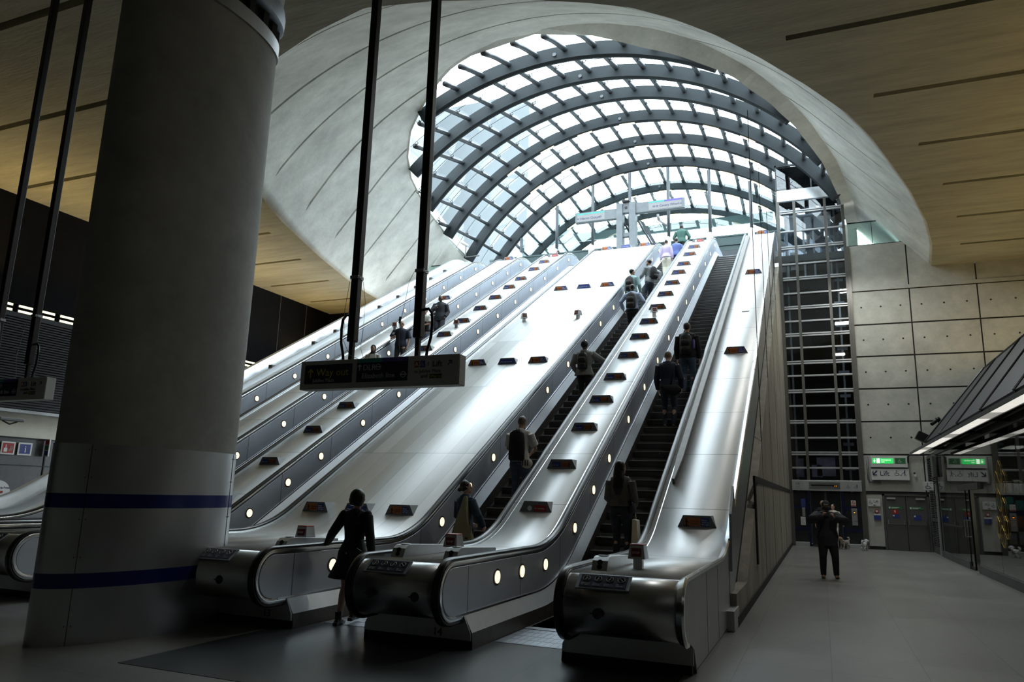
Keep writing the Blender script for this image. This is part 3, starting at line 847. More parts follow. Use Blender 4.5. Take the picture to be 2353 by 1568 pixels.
def build_lift():
    t = empty('lift_tower', (0.2, 32, 0), 0, 'tall glazed lift tower with steel frames rising from the hall to the landing', 'lift')
    ox, oy = .2, 32
    def B(bm, x0, x1, y0, y1, z0, z1, **k): return box(bm, x0-ox, x1-ox, y0-oy, y1-oy, z0, z1, **k)
    for x0, x1, z1 in ((-1.14, -1.04, 14.95), (-.47, -.39, 14.4), (.74, .82, 14.4), (1.42, 1.50, 14.95)):
        bm = bmesh.new(); B(bm, x0-.015, x1+.015, 31.96, 32.08, 2.55 if z1 < 14.5 else 0, z1); obj('mullion', bm, M['mullion'], t)
    bm = bmesh.new(); B(bm, 1.50, 1.60, 31.93, 32.2, 0, 12.1); obj('corner_post', bm, M['mullion'], t)
    bm = bmesh.new(); B(bm, -1.30, -1.15, 31.95, 32.2, 0, 11.3); obj('corner_post', bm, M['mullion'], t)
    Z = [13.88, 13.01, 12.27, 11.54, 10.89, 10.25, 9.63, 9.05, 8.47, 7.92, 7.3, 6.75, 6.11, 5.51, 4.86, 4.22, 3.6, 3.03]
    for i, z in enumerate(Z):
        for a, b in ((-1.02, -.48), (-.38, .73), (.83, 1.41)):
            bm = bmesh.new()
            if i % 2 == 0:
                B(bm, a, b, 31.92, 32.0, z+.014, z+.075, bev=.008); B(bm, a, b, 31.92, 32.0, z-.075, z-.014, bev=.008)
            else: B(bm, a, b, 31.93, 32.0, z-.035, z+.035, bev=.008)
            obj('transom', bm, M['transom'], t)
    bm = bmesh.new()
    B(bm, -1.04, 1.42, 32.02, 32.03, 2.55, 14.4); obj('glazing', bm, M['liftglass'], t)
    bm = bmesh.new(); B(bm, 1.40, 1.42, 32.05, 34.2, 2.55, 14.4); B(bm, -1.1, -1.08, 32.05, 34.2, 11.5, 14.4); B(bm, -1.04, 1.42, 34.2, 34.22, 12.2, 14.4); obj('glazing', bm, M['liftglass'], t)
    bm = bmesh.new(); B(bm, -1.14, 1.5, 34.25, 34.35, 0, 11.9); B(bm, -1.14, -1.10, 32.1, 34.3, 0, 11.5); B(bm, 1.52, 1.58, 32.1, 34.3, 0, 11.9); obj('shaft_wall', bm, M['black'], t)
    # guide rails and brackets in the shaft, the car at the top
    bm = bmesh.new()
    for x in (-.85, 1.15): B(bm, x-.04, x+.04, 33.2, 33.3, 0, 14.4)
    for z in range(3, 14): B(bm, .95, 1.35, 33.25, 33.3, z*1.0, z+.12)
    obj('guide_rail', bm, M['steel_dark'], t)
    bm = bmesh.new()
    for x in (-.80, -.12, .28, .92): B(bm, x-.04, x+.04, 32.9, 33.0, 11.0, 13.7)
    B(bm, -.86, 1.0, 32.3, 33.9, 13.7, 13.85); B(bm, -.86, 1.0, 32.3, 33.9, 10.9, 11.05); B(bm, -.7, -.45, 33.0, 33.05, 11.6, 12.4)
    obj('lift_car', bm, M['steel_clad'], t)
    bm = bmesh.new(); B(bm, -1.10, 1.46, 31.94, 32.1, 14.4, 14.9); obj('header_panel', bm, M['steel'], t)
    bm = bmesh.new(); B(bm, -1.10, 1.50, 32.0, 34.2, 14.92, 15.0); B(bm, -1.12, 1.5, 34.1, 34.2, 14.9, 16.1)
    B(bm, -1.1, 1.46, 32.16, 32.2, 14.95, 16.05)
    for k in range(10): B(bm, -1.1, 1.46, 32.1, 32.15, 14.97+k*.11, 15.02+k*.11)
    for x, h in ((-.7, .6), (-.1, .35), (.5, .4), (.9, .55)): B(bm, x, x+.25, 32.5, 33.2, 15.0, 15.0+h)
    obj('machine_housing', bm, M['black'], t)
    bm = bmesh.new(); B(bm, -1.14, -1.08, 31.96, 32.04, 14.9, 16.1); B(bm, .27, .33, 31.96, 32.04, 14.9, 16.05); B(bm, -1.14, 1.5, 31.96, 32.04, 16.02, 16.1); obj('machine_room_frame', bm, M['rail_steel'], t)
    bm = bmesh.new(); B(bm, -1.1, 1.5, 31.99, 32.0, 14.9, 16.05); obj('glazing', bm, M['liftglass'], t)
    # posters glimpsed low in the shaft
    for x0, x1, z0, z1 in ((-.9, -.6, 2.7, 3.45), (-.1, .6, 2.75, 3.5), (-.3, .1, 2.7, 3.2)):
        bm = bmesh.new(); B(bm, x0, x1, 33.0, 33.02, z0, z1); obj('shaft_poster', bm, M['posterlilac'], t)
    # ground floor front
    hp = None
    bm = bmesh.new(); B(bm, -1.06, 1.47, 31.90, 32.0, 2.14, 2.55, bev=.01); hp = obj('door_header', bm, M['steel'], t)
    bm = bmesh.new(); B(bm, -.43, .70, 31.885, 31.91, 2.22, 2.48); obj('display_frame', bm, M['steel_bright'], hp)
    bm = bmesh.new(); B(bm, -.35, .62, 31.875, 31.89, 2.32, 2.38); obj('display', bm, M['mast'], hp)
    bm = bmesh.new()
    for k in range(2): B(bm, .50+k*.06, .525+k*.06, 31.87, 31.88, 2.325, 2.345)
    obj('display_digit', bm, M['amber'], hp)
    text_obj('Lift', .12, M['ntext'], hp, (-.92-ox, 31.895-oy, 2.37), name='lettering'); text_obj('no exit', .05, M['ntext'], hp, (-.92-ox, 31.895-oy, 2.27), name='lettering')
    pictos(M['ntext'], hp, .98-ox, 31.89-oy, 2.26, .13); walker(M['ntext'], hp, 1.30-ox, 31.89-oy, 2.26, .15)
    for x0, x1 in ((-1.03, -.5), (.82, 1.42)):
        bm = bmesh.new(); B(bm, x0, x1, 31.99, 32.03, .16, 2.12); sp_ = obj('front_panel', bm, M['darkglass'], t)
        for z0, z1 in ((.6, .74), (1.42, 1.56)):
            bm = bmesh.new(); B(bm, x0, x1, 31.985, 31.99, z0, z1); obj('blue_stripe', bm, M['stripe_dim'], sp_)
        bm = bmesh.new(); B(bm, x0, x1, 31.93, 32.0, .0, .16, bev=.01); obj('kick_rail', bm, M['steel'], sp_)
    for x in (-.47, .77):
        bm = bmesh.new(); B(bm, x-.04, x+.04, 31.93, 32.03, 0, 2.12); obj('blue_jamb', bm, M['stripe_dim'], t)
    for x0, x1 in ((-.42, .145), (.155, .72)):
        bm = bmesh.new(); B(bm, x0, x1, 32.05, 32.07, .02, 2.12); d = obj('lift_door', bm, M['darkglass'], t)
        bm = bmesh.new(); B(bm, x0, x1, 32.03, 32.05, .02, .07); B(bm, x0, x0+.03, 32.03, 32.05, .02, 2.12); B(bm, x1-.03, x1, 32.03, 32.05, .02, 2.12); obj('door_frame', bm, M['darkpanel'], d)
    # notices and controls
    for n, m_, x0, x1, z0, z1 in (('info_notice', 'blue', -.76, -.6, 1.49, 1.82), ('button_plate', 'steel_clad', -.73, -.62, 1.14, 1.47), ('map_notice', 'white', -.80, -.62, .80, 1.12), ('no_smoking_notice', 'white', 1.05, 1.22, 1.57, 1.80), ('call_panel', 'steel_clad', 1.05, 1.25, .86, 1.50)):
        bm = bmesh.new(); B(bm, x0, x1, 31.965, 31.985, z0, z1, bev=.003); q = obj(n, bm, M[m_], t)
        if n == 'map_notice':
            bm = bmesh.new()
            for c in ((-.76, -.70, .86, 1.06), (-.70, -.66, .86, .90), (-.70, -.66, 1.02, 1.06)): B(bm, c[0], c[1], 31.96, 31.965, c[2], c[3])
            obj('drawing', bm, M['gtext'], q)
        if n == 'no_smoking_notice':
            bm = bmesh.new(); c = Vector((1.135-ox, -.037, 1.71)); tube(bm, [c+Vector((.055*cos(a), 0, .055*sin(a))) for a in [2*pi*k/16 for k in range(17)]], .008, 4); tube(bm, [c+Vector((-.04, 0, .04)), c+Vector((.04, 0, -.04))], .008, 4); B(bm, 1.06, 1.21, 31.96, 31.964, 1.58, 1.62); obj('symbol', bm, M['red'], q)
        if n == 'call_panel':
            bm = bmesh.new(); disc(bm, (1.15-ox, -.04, 1.36), .045, 'Y', .01); obj('dial', bm, M['mast'], q)
            bm = bmesh.new(); B(bm, 1.13, 1.17, 31.95, 31.956, 1.33, 1.36); obj('floor_light', bm, M['amber'], q)
            bm = bmesh.new(); disc(bm, (1.15-ox, -.03, 1.24), .014, 'Y', .01); disc(bm, (1.15-ox, -.03, 1.0), .02, 'Y', .01); obj('button', bm, M['white'], q)
M['posterlilac'] = mat('lilac_poster', (.35, .33, .45), .6, nscale=3, nvar=.4)
M['amber'] = mat('amber_display', (1, .3, .02), .5, emit=(1, .28, .02), estr=2.5)
M['darkglass'] = mat('dark_glass_panel', (.02, .021, .024), .12, nscale=2, nvar=.2)
build_lift()

# ================================================================ LIFT HALL: doors, signs, louvre
def build_hall():
    root = empty('door_1', (2.94, 32, 0)); tag(root, kind='structure')
    for sgn in (-1, 1):
        x0, x1 = (-.70, -.01) if sgn < 0 else (.01, .70)
        bm = bmesh.new(); box(bm, x0, x1, -.02, .03, .01, 2.0); leaf = obj('door_leaf', bm, M['doorgrey'], root)
        bm = bmesh.new(); box(bm, x0+.05, x1-.05, -.075, -.055, .965, .985)
        for x in (x0+.05, x1-.09): box(bm, x, x+.035, -.08, -.02, .95, 1.12, bev=.004)
        obj('panic_bar', bm, M['steel_bright'], leaf)
        bm = bmesh.new(); box(bm, x0+.10, x0+.56, -.028, -.02, 1.52, 1.62); q = obj('exit_notice', bm, M['greend'], leaf)
        bm = bmesh.new(); box(bm, x0+.115, x0+.17, -.031, -.028, 1.535, 1.605); box(bm, x0+.2, x0+.47, -.031, -.028, 1.575, 1.592); box(bm, x0+.2, x0+.40, -.031, -.028, 1.545, 1.56); obj('marking', bm, M['wtext'], q)
        bm = bmesh.new(); box(bm, x0+.22 if sgn < 0 else x0+.22, x0+.46, -.028, -.02, 1.13 if sgn > 0 else 1.20, 1.32); q = obj('door_notice', bm, M['blue'], leaf)
        bm = bmesh.new(); box(bm, x0+.235, x0+.29, -.031, -.028, 1.25, 1.305); obj('marking', bm, M['wtext'], q)
        bm = bmesh.new(); box(bm, (x0+.06 if sgn < 0 else x1-.36), (x0+.36 if sgn < 0 else x1-.06), -.07, -.02, 1.88, 1.94, bev=.006); obj('door_closer', bm, M['steel'], leaf)
    bm = bmesh.new(); box(bm, -.48, -.28, -.028, -.02, 1.34, 1.51); q = obj('fire_notice', bm, M['red'], root)
    bm = bmesh.new(); poly_y(bm, [(-.41, 1.47), (-.36, 1.48), (-.38, 1.43), (-.34, 1.43), (-.40, 1.36), (-.385, 1.41), (-.42, 1.41)], -.032, -.028); obj('marking', bm, M['wtext'], q)
    bm = bmesh.new()
    for a in ((-.78, -.71, 0, 2.08), (.71, .78, 0, 2.08), (-.78, .78, 2.01, 2.08)): box(bm, a[0], a[1], -.05, .04, a[2], a[3])
    obj('frame', bm, M['doorgrey'], root)
    def plate(name, label, cat, x0, x1, z0, z1, m, y=31.96, d=.03, group=None):
        cx, cz = (x0+x1)/2, (z0+z1)/2
        bm = bmesh.new(); box(bm, x0-cx, x1-cx, -d, 0, z0-cz, z1-cz, bev=.004)
        o = obj(name, bm, M[m]); o.location = (cx, y, cz); tag(o, label, cat, group); return o, lambda x: x-cx, lambda z: z-cz
    o, fx, fz = plate('emergency_exit_sign', 'lit green emergency exit sign on a white box above the lift sign', 'sign', 1.83, 3.09, 3.08, 3.50, 'white', 31.99, .19)
    bm = bmesh.new(); box(bm, fx(1.89), fx(2.62), -.198, -.19, fz(3.22), fz(3.42)); g = obj('lit_panel', bm, M['green'], o)
    text_obj('Emergency\nexit', .075, M['glowtext'], g, (fx(2.20), -.20, fz(3.335)))
    bm = bmesh.new(); box(bm, fx(2.04), fx(2.15), -.201, -.198, fz(3.235), fz(3.41)); poly_y(bm, [(fx(1.925), fz(3.33)), (fx(1.955), fz(3.33)), (fx(1.955), fz(3.4)), (fx(1.975), fz(3.4)), (fx(1.975), fz(3.33)), (fx(2.005), fz(3.33)), (fx(1.965), fz(3.25))], -.201, -.198); obj('symbol', bm, M['glowtext'], g)
    bm = bmesh.new(); box(bm, fx(2.67), fx(3.03), -.198, -.19, fz(3.22), fz(3.43)); g = obj('green_plate', bm, M['greend'], o); pictos(M['wtext'], g, fx(2.83), -.20, fz(3.26), .13)
    o, fx, fz = plate('lift_direction_sign', 'white sign reading Lift with a diagonal arrow, wheelchair and walking figure', 'sign', 1.83, 3.13, 2.60, 3.02, 'white', 31.9, .06)
    text_obj('Lift', .26, M['ntext'], o, (fx(2.12), -.063, fz(2.76)))
    bm = bmesh.new(); tube(bm, [(fx(2.03), -.063, fz(2.95)), (fx(1.90), -.063, fz(2.80))], .02, 4); tube(bm, [(fx(1.89), -.063, fz(2.92)), (fx(1.89), -.063, fz(2.79)), (fx(2.02), -.063, fz(2.79))], .02, 4); obj('arrow', bm, M['ntext'], o)
    pictos(M['ntext'], o, fx(2.70), -.062, fz(2.77), .19); walker(M['ntext'], o, fx(2.98), -.062, fz(2.76), .21)
    o, fx, fz = plate('lift_plate', 'small white plate reading Lift with an arrow beside the grey double doors', 'sign', 1.64, 2.07, 1.60, 1.89, 'white')
    text_obj('Lift', .13, M['ntext'], o, (fx(1.84), -.033, fz(1.74))); pictos(M['ntext'], o, fx(1.73), -.032, fz(1.68), .14)
    bm = bmesh.new(); tube(bm, [(fx(1.92), -.032, fz(1.645)), (fx(1.83), -.032, fz(1.645))], .008, 4); tube(bm, [(fx(1.86), -.032, fz(1.67)), (fx(1.83), -.032, fz(1.645)), (fx(1.86), -.032, fz(1.62))], .008, 4); obj('arrow', bm, M['ntext'], o)
    bm = bmesh.new(); disc(bm, (0, 0, 0), .07, 'Y', .05); o = obj('alarm_sounder', bm, M['red']); o.location = (1.93, 31.935, 1.42); tag(o, 'small round red alarm on the concrete between lift and double doors', 'alarm')
    bm = bmesh.new(); disc(bm, (0, -.028, 0), .04, 'Y', .01); obj('alarm_centre', bm, M['wtext'], o)
    o, fx, fz = plate('assistance_notice', 'blue and white notice below the round alarm, beside the double doors', 'notice', 1.82, 2.06, 1.10, 1.33, 'blue')
    bm = bmesh.new(); box(bm, fx(1.82), fx(2.06), -.033, -.03, fz(1.27), fz(1.33)); obj('heading', bm, M['wtext'], o)
    o, fx, fz = plate('wall_switch', 'tiny white square fitting on the concrete right of the lift sign', 'switch', 3.30, 3.37, 2.74, 2.82, 'white')
    # conduits
    bm = bmesh.new(); tube(bm, [(1.72, 31.93, 3.5), (1.72, 31.93, 2.62), (1.78, 31.93, 2.52), (2.15, 31.93, 2.52)], .035, 8); tag(obj('conduit', bm, M['louvre'], None, True), 'grey conduit bending round the left edge of the lift sign', 'pipe')
    bm = bmesh.new(); tube(bm, [(3.12, 31.93, 3.25), (3.14, 31.93, 3.5), (3.2, 31.93, 3.56), (3.7, 31.93, 3.56)], .03, 8); tag(obj('conduit', bm, M['mast'], None, True), 'dark conduit leading right from the emergency exit sign', 'pipe')
    # hanging toilet sign
    o, fx, fz = plate('wc_sign', 'square white sign with a blue wheelchair symbol projecting over the louvred door', 'sign', 3.42, 3.74, 2.22, 2.53, 'white', 30.6, .03)
    pictos(M['ntext'], o, fx(3.56), -.033, fz(2.27), .2); text_obj('WC', .05, M['ntext'], o, (fx(3.63), -.032, fz(2.46)))
    # louvred screen beside the shop
    t = empty('louvred_door', (3.78, 30.9, 0), 0, 'tall dark louvred door between the concrete wall and the shop glass', 'door')
    bm = bmesh.new()
    for y0, y1 in ((-1.05, -.98), (-.04, .04), (.98, 1.05)): box(bm, -.03, .05, y0, y1, 0, 3.5)
    for z0, z1 in ((0, .25), (1.12, 1.25), (3.4, 3.5)): box(bm, -.03, .05, -1, 1, z0, z1)
    obj('frame', bm, M['louvre'], t)
    bm = bmesh.new()
    for k in range(50):
        z = .3+k*.063
        if 1.1 < z < 1.26: continue
        vs = box(bm, -.02, .04, -.98, .98, -.006, .006)
        for v in vs: v.co = Matrix.Translation((0, 0, z)) @ (Matrix.Rotation(-.6, 4, 'Y') @ v.co)
    obj('slats', bm, M['louvre'], t)
    bm = bmesh.new(); box(bm, .05, .09, -1, 1, 0, 3.5); obj('backing', bm, M['black'], t)
    bm = bmesh.new(); box(bm, -.04, .04, -.05, .05, 0, 2.45, bev=.02); o = obj('guard_post', bm, M['steel']); o.location = (3.72, 29.75, 0); tag(o, 'slim steel guard post standing where the louvred door meets the shop', 'post')
    bm = bmesh.new(); box(bm, -.05, .05, -.25, .25, -.35, .35, bev=.01); o = obj('wall_box', bm, M['louvre']); o.location = (3.66, 29.5, 3.02); tag(o, 'grey metal box fixed high at the far end of the shop front', 'box')
    # landing balustrade
    t = empty('glass_balustrade', (3.1, 32.1, 12.1), 0, 'glass balustrade of the upper landing right of the lift tower', 'balustrade')
    bm = bmesh.new(); box(bm, -1.5, 1.45, -.01, .01, .03, 1.02); obj('pane', bm, M['railglass'], t)
    bm = bmesh.new(); box(bm, -1.5, 1.45, -.03, .03, 1.02, 1.06); box(bm, -1.5, 1.45, -.03, .03, .0, .05)
    for x in (-.6, .45): box(bm, x-.01, x+.01, -.02, .02, .03, 1.02)
    obj('rail', bm, M['mast'], t)
    t = empty('glass_balustrade', (-18.4, 32.3, 12.2), 0, 'short glass balustrade at the top left, beside the outermost parapet', 'balustrade')
    bm = bmesh.new(); box(bm, -1.4, 1.6, -.01, .01, .03, 1.02); obj('pane', bm, M['railglass'], t)
    bm = bmesh.new(); box(bm, -1.4, 1.6, -.03, .03, 1.02, 1.06); box(bm, -.2, -.18, -.02, .02, .03, 1.02); obj('rail', bm, M['mast'], t)
M['glowtext'] = mat('lit_sign_lettering', (1, 1, 1), .5, emit=(.8, 1, .75), estr=1.3)
build_hall()

# ================================================================ SHOP
def build_shop():
    t = empty('glazed_shopfront', (3.75, 18, 0), 0, 'long glazed shop front along the right side of the lift hall', 'shop front')
    ox, oy = 3.75, 18
    def B(bm, x0, x1, y0, y1, z0, z1, **k): return box(bm, x0-ox, x1-ox, y0-oy, y1-oy, z0, z1, **k)
    bm = bmesh.new(); B(bm, 3.70, 3.82, 2, 23.1, 0, .20); B(bm, 3.70, 3.82, 24.4, 29.4, 0, .20); obj('base_rail', bm, M['louvre'], t)
    bm = bmesh.new(); B(bm, 3.70, 3.82, 2, 29.4, 3.42, 3.55); B(bm, 3.72, 3.8, 25.2, 28.9, 1.08, 1.12); obj('head_rail', bm, M['darkpanel'], t)
    ys = [2, 4.3, 6.6, 8.9, 11.2, 13.5, 15.8, 18.1, 20.4, 23.1]
    for a, b in list(zip(ys, ys[1:]))+[(24.4, 26.8), (26.8, 29.4)]:
        bm = bmesh.new(); B(bm, 3.745, 3.757, a+.01, b-.01, .2, 3.42); obj('pane', bm, M['shopglass'], t)
    bm = bmesh.new(); B(bm, 3.745, 3.757, 23.1, 24.4, 2.3, 3.42); obj('pane', bm, M['shopglass'], t)
    bm = bmesh.new(); B(bm, 3.68, 3.84, 22.1, 25.2, 2.14, 2.30); obj('door_header', bm, M['louvre'], t)
    for y0, y1 in ((23.75, 24.38),):
        bm = bmesh.new(); B(bm, 3.742, 3.754, y0, y1, .06, 2.13); d = obj('glass_door', bm, M['shopglass'], t)
        bm = bmesh.new(); B(bm, 3.73, 3.77, y0, y0+.05, .03, 2.14); B(bm, 3.73, 3.77, y1-.05, y1, .03, 2.14); B(bm, 3.73, 3.77, y0, y1, .02, .09); obj('door_stile', bm, M['mast'], d)
        bm = bmesh.new(); c = [(-.07, y0-oy+.12, .88), (-.07, y0-oy+.12, 1.32)]
        tube(bm, [(0, y0-oy+.10, .88), (-.09, y0-oy+.10, .88), (-.09, y0-oy+.10, 1.32), (0, y0-oy+.10, 1.32)], .016, 8); obj('handle', bm, M['steel_bright'], d); bm = bmesh.new(); tube(bm, [(0, y0-oy+.55, .88), (-.09, y0-oy+.55, .88), (-.09, y0-oy+.55, 1.32), (0, y0-oy+.55, 1.32)], .016, 8); obj('handle', bm, M['steel_bright'], d)
    bm = bmesh.new(); B(bm, 3.9, 8.3, 2, 31.8, 3.45, 3.6); obj('shop_ceiling', bm, M['black'], t)
    bm = bmesh.new(); B(bm, 6.6, 6.7, 2, 31.8, 0, 3.5); obj('shop_back_wall', bm, M['darkpanel'], t)
    bm = bmesh.new(); B(bm, 3.9, 6.6, 28.9, 29.0, 0, 3.45); obj('shop_end_wall', bm, M['cream'], t)
    # gold hexagon emblem on the glass
    e = []
    for cy, cz in ((19.72, 2.48), (20.06, 2.25), (19.36, 2.25), (20.0, 1.85), (19.62, 1.66), (20.34, 1.24), (19.56, 1.26), (19.98, 1.05)):
        bm = bmesh.new(); pts = [(-.02, cy-oy+.21*sin(a), cz+.25*cos(a)) for a in [pi/3*k for k in range(7)]]
        tube(bm, pts, .007, 5); obj('gold_hexagon', bm, M['gold'], t)
    # shelving with goods glimpsed inside
    s = empty('shop_shelf', (5.6, 26.5, 0), 0, 'lit shelving with goods seen through the open shop door', 'shelf')
    bm = bmesh.new()
    for z in (.1, .6, 1.1, 1.6, 2.1, 2.4): box(bm, -.9, .9, -.2, .2, z, z+.03)
    box(bm, -.93, -.9, -.2, .2, 0, 2.43); box(bm, .9, .93, -.2, .2, 0, 2.43); box(bm, -.93, .93, .18, .2, 0, 2.43); obj('frame', bm, M['doorgrey'], s)
    for k, (z, m_) in enumerate(((2.13, 'cream'), (1.63, 'teal'), (1.13, 'orange'), (.63, 'cream'))):
        for j in range(6):
            bm = bmesh.new(); box(bm, -.10, .10, -.10, .10, 0, .28+.05*((k+j) % 3), bev=.01); o = obj('packet', bm, M[m_]); o.location = (4.9+j*.26, 26.4, z)
            tag(o, {'cream': 'pale packet', 'teal': 'teal packet', 'orange': 'orange packet'}[m_]+' on the '+('top' if k == 0 else 'second' if k == 1 else 'third' if k == 2 else 'lowest')+' shelf inside the shop doorway', 'packet', 'packets on the %s shop shelf' % ('top', 'second', 'third', 'lowest')[k])
    area_light('shop_lamp', (5.2, 25.3, 3.4), (0, 0, -1), .5, 1.5, 14, (1, .95, .85))
    # a few lit tubes deeper inside
    for y, z in ((18.4, 3.0), (16.6, 2.75), (20.6, 2.6)):
        bm = bmesh.new(); box(bm, -.04, .04, -.9, .9, 0, .05); o = obj('shop_tube_light', bm, M['striplight']); o.location = (5.6, y, z); tag(o, 'short white tube light hanging inside the dark shop', 'light', 'tube lights inside the dark shop')
    # awning
    a = empty('shop_awning', (3.2, 16, 3.7), 0, 'dark sloping mesh awning above the shop front', 'awning')
    bm = bmesh.new(); poly_y(bm, [(0, 0), (1.8, 2.3), (1.85, 2.27), (.06, -.03)], -14, 11.1); obj('mesh_slope', bm, M['mesh'], a)
    bm = bmesh.new(); poly_y(bm, [(1.8, 2.3), (5.2, 2.6), (5.2, 2.5), (1.85, 2.2)], -14, 11.1); obj('awning_top', bm, M['black'], a)
    bm = bmesh.new(); poly_y(bm, [(.1, -.1), (1.85, 2.2), (5.2, 2.4), (5.2, -.1)], 10.95, 11.1); obj('gable', bm, M['mesh'], a)
    bm = bmesh.new()
    for y in range(-13, 11, 3):
        tube(bm, [(-.02, y, 0), (1.79, y+1.2, 2.32)], .022, 5)
    tube(bm, [(-.02, 11.05, 0), (1.8, 11.05, 2.33)], .03, 5); tube(bm, [(1.8, -14, 2.32), (1.8, 11.05, 2.32)], .03, 5); obj('seam', bm, M['mast'], a)
    bm = bmesh.new()
    for k in range(4): box(bm, .10+k*.08, .14+k*.08, -14, 13.4, -.03-k*.055, .0-k*.055)
    for y in range(-13, 12, 3): box(bm, 0, .5, y, y+.04, -.25, .03)
    obj('louvre_rail', bm, M['mast'], a)
    # strip light under the awning's edge
    l = empty('strip_light', (3.12, 16, 3.44), 0, 'long strip light running under the front edge of the shop awning', 'light')
    bm = bmesh.new(); box(bm, -.14, .14, -12, 13.6, .02, .07); box(bm, -.15, -.13, -12, 13.6, -.01, .07); box(bm, .13, .15, -12, 13.6, -.01, .07); obj('housing', bm, M['louvre'], l)
    y = -11.8; k = 0
    while y < 13.3:
        bm = bmesh.new(); box(bm, -.12, .12, y, y+1.15, .0, .018); obj('lens', bm, M['striplight'] if k % 4 != 2 else M['striplight_dim'], l); y += 1.2; k += 1
    for x, y, z, lab in ((4.2, 27.3, 4.85, 'security camera on a bracket over the middle of the awning end'), (3.6, 27.4, 4.42, 'security camera on the lower bracket at the awning end')):
        c = empty('security_camera', (x, y, z), 0, lab, 'camera')
        bm = bmesh.new(); tube(bm, [(-.16, -.12, -.14), (.02, .02, 0)], [.055, .06], 10); ball(bm, (.05, .02, .03), .085, 10, 7); obj('camera_body', bm, M['mast'], c, True, 40)
        bm = bmesh.new(); tube(bm, [(.05, .02, 0), (.12, .02, -.35), (.55, .02, -.42)], .02, 6); tube(bm, [(.4, .02, -.42), (.4, .02, -.9)], .025, 6); box(bm, .36, .46, -.04, .06, -.65, -.42); obj('bracket', bm, M['mast'], c)
    bm = bmesh.new(); box(bm, -.22, .2, -.16, .16, -.14, .14, bev=.02, mx=Matrix.Rotation(.5, 4, 'Y')); o = obj('floodlight', bm, M['mast']); o.location = (3.2, 27.5, 3.86); tag(o, 'boxy black floodlight hanging at the far tip of the awning', 'light')
M['striplight_dim'] = mat('strip_light_dim', (1, 1, 1), .5, emit=(1, .97, .88), estr=.25)
build_shop()

# ================================================================ HANGING SIGNS
def roundel(parent, x, z, r, m, y=-.012):
    bm = bmesh.new(); tube(bm, [(x+r*cos(a), y, z+r*sin(a)) for a in [2*pi*k/24 for k in range(25)]], r*.13, 4)
    box(bm, x-r*1.35, x+r*1.35, y-.004, y+.004, z-r*.17, z+r*.17); bmesh.ops.scale(bm, vec=(1, .3, 1), space=Matrix.Translation((0, -y, 0)), verts=bm.verts)
    obj('roundel', bm, m, parent)
def arrow(parent, x, z, s, m, ang=0, y=-.012):
    bm = bmesh.new(); R = Matrix.Rotation(ang, 4, 'Y'); c = Vector((x, y, z))
    for p, q in (((0, 0, -s), (0, 0, s)), ((-s*.75, 0, s*.25), (0, 0, s)), ((s*.75, 0, s*.25), (0, 0, s))): tube(bm, [c+R @ Vector(p), c+R @ Vector(q)], s*.17, 4)
    bmesh.ops.scale(bm, vec=(1, .15, 1), space=Matrix.Translation((0, -y, 0)), verts=bm.verts)
    obj('arrow', bm, m, parent)
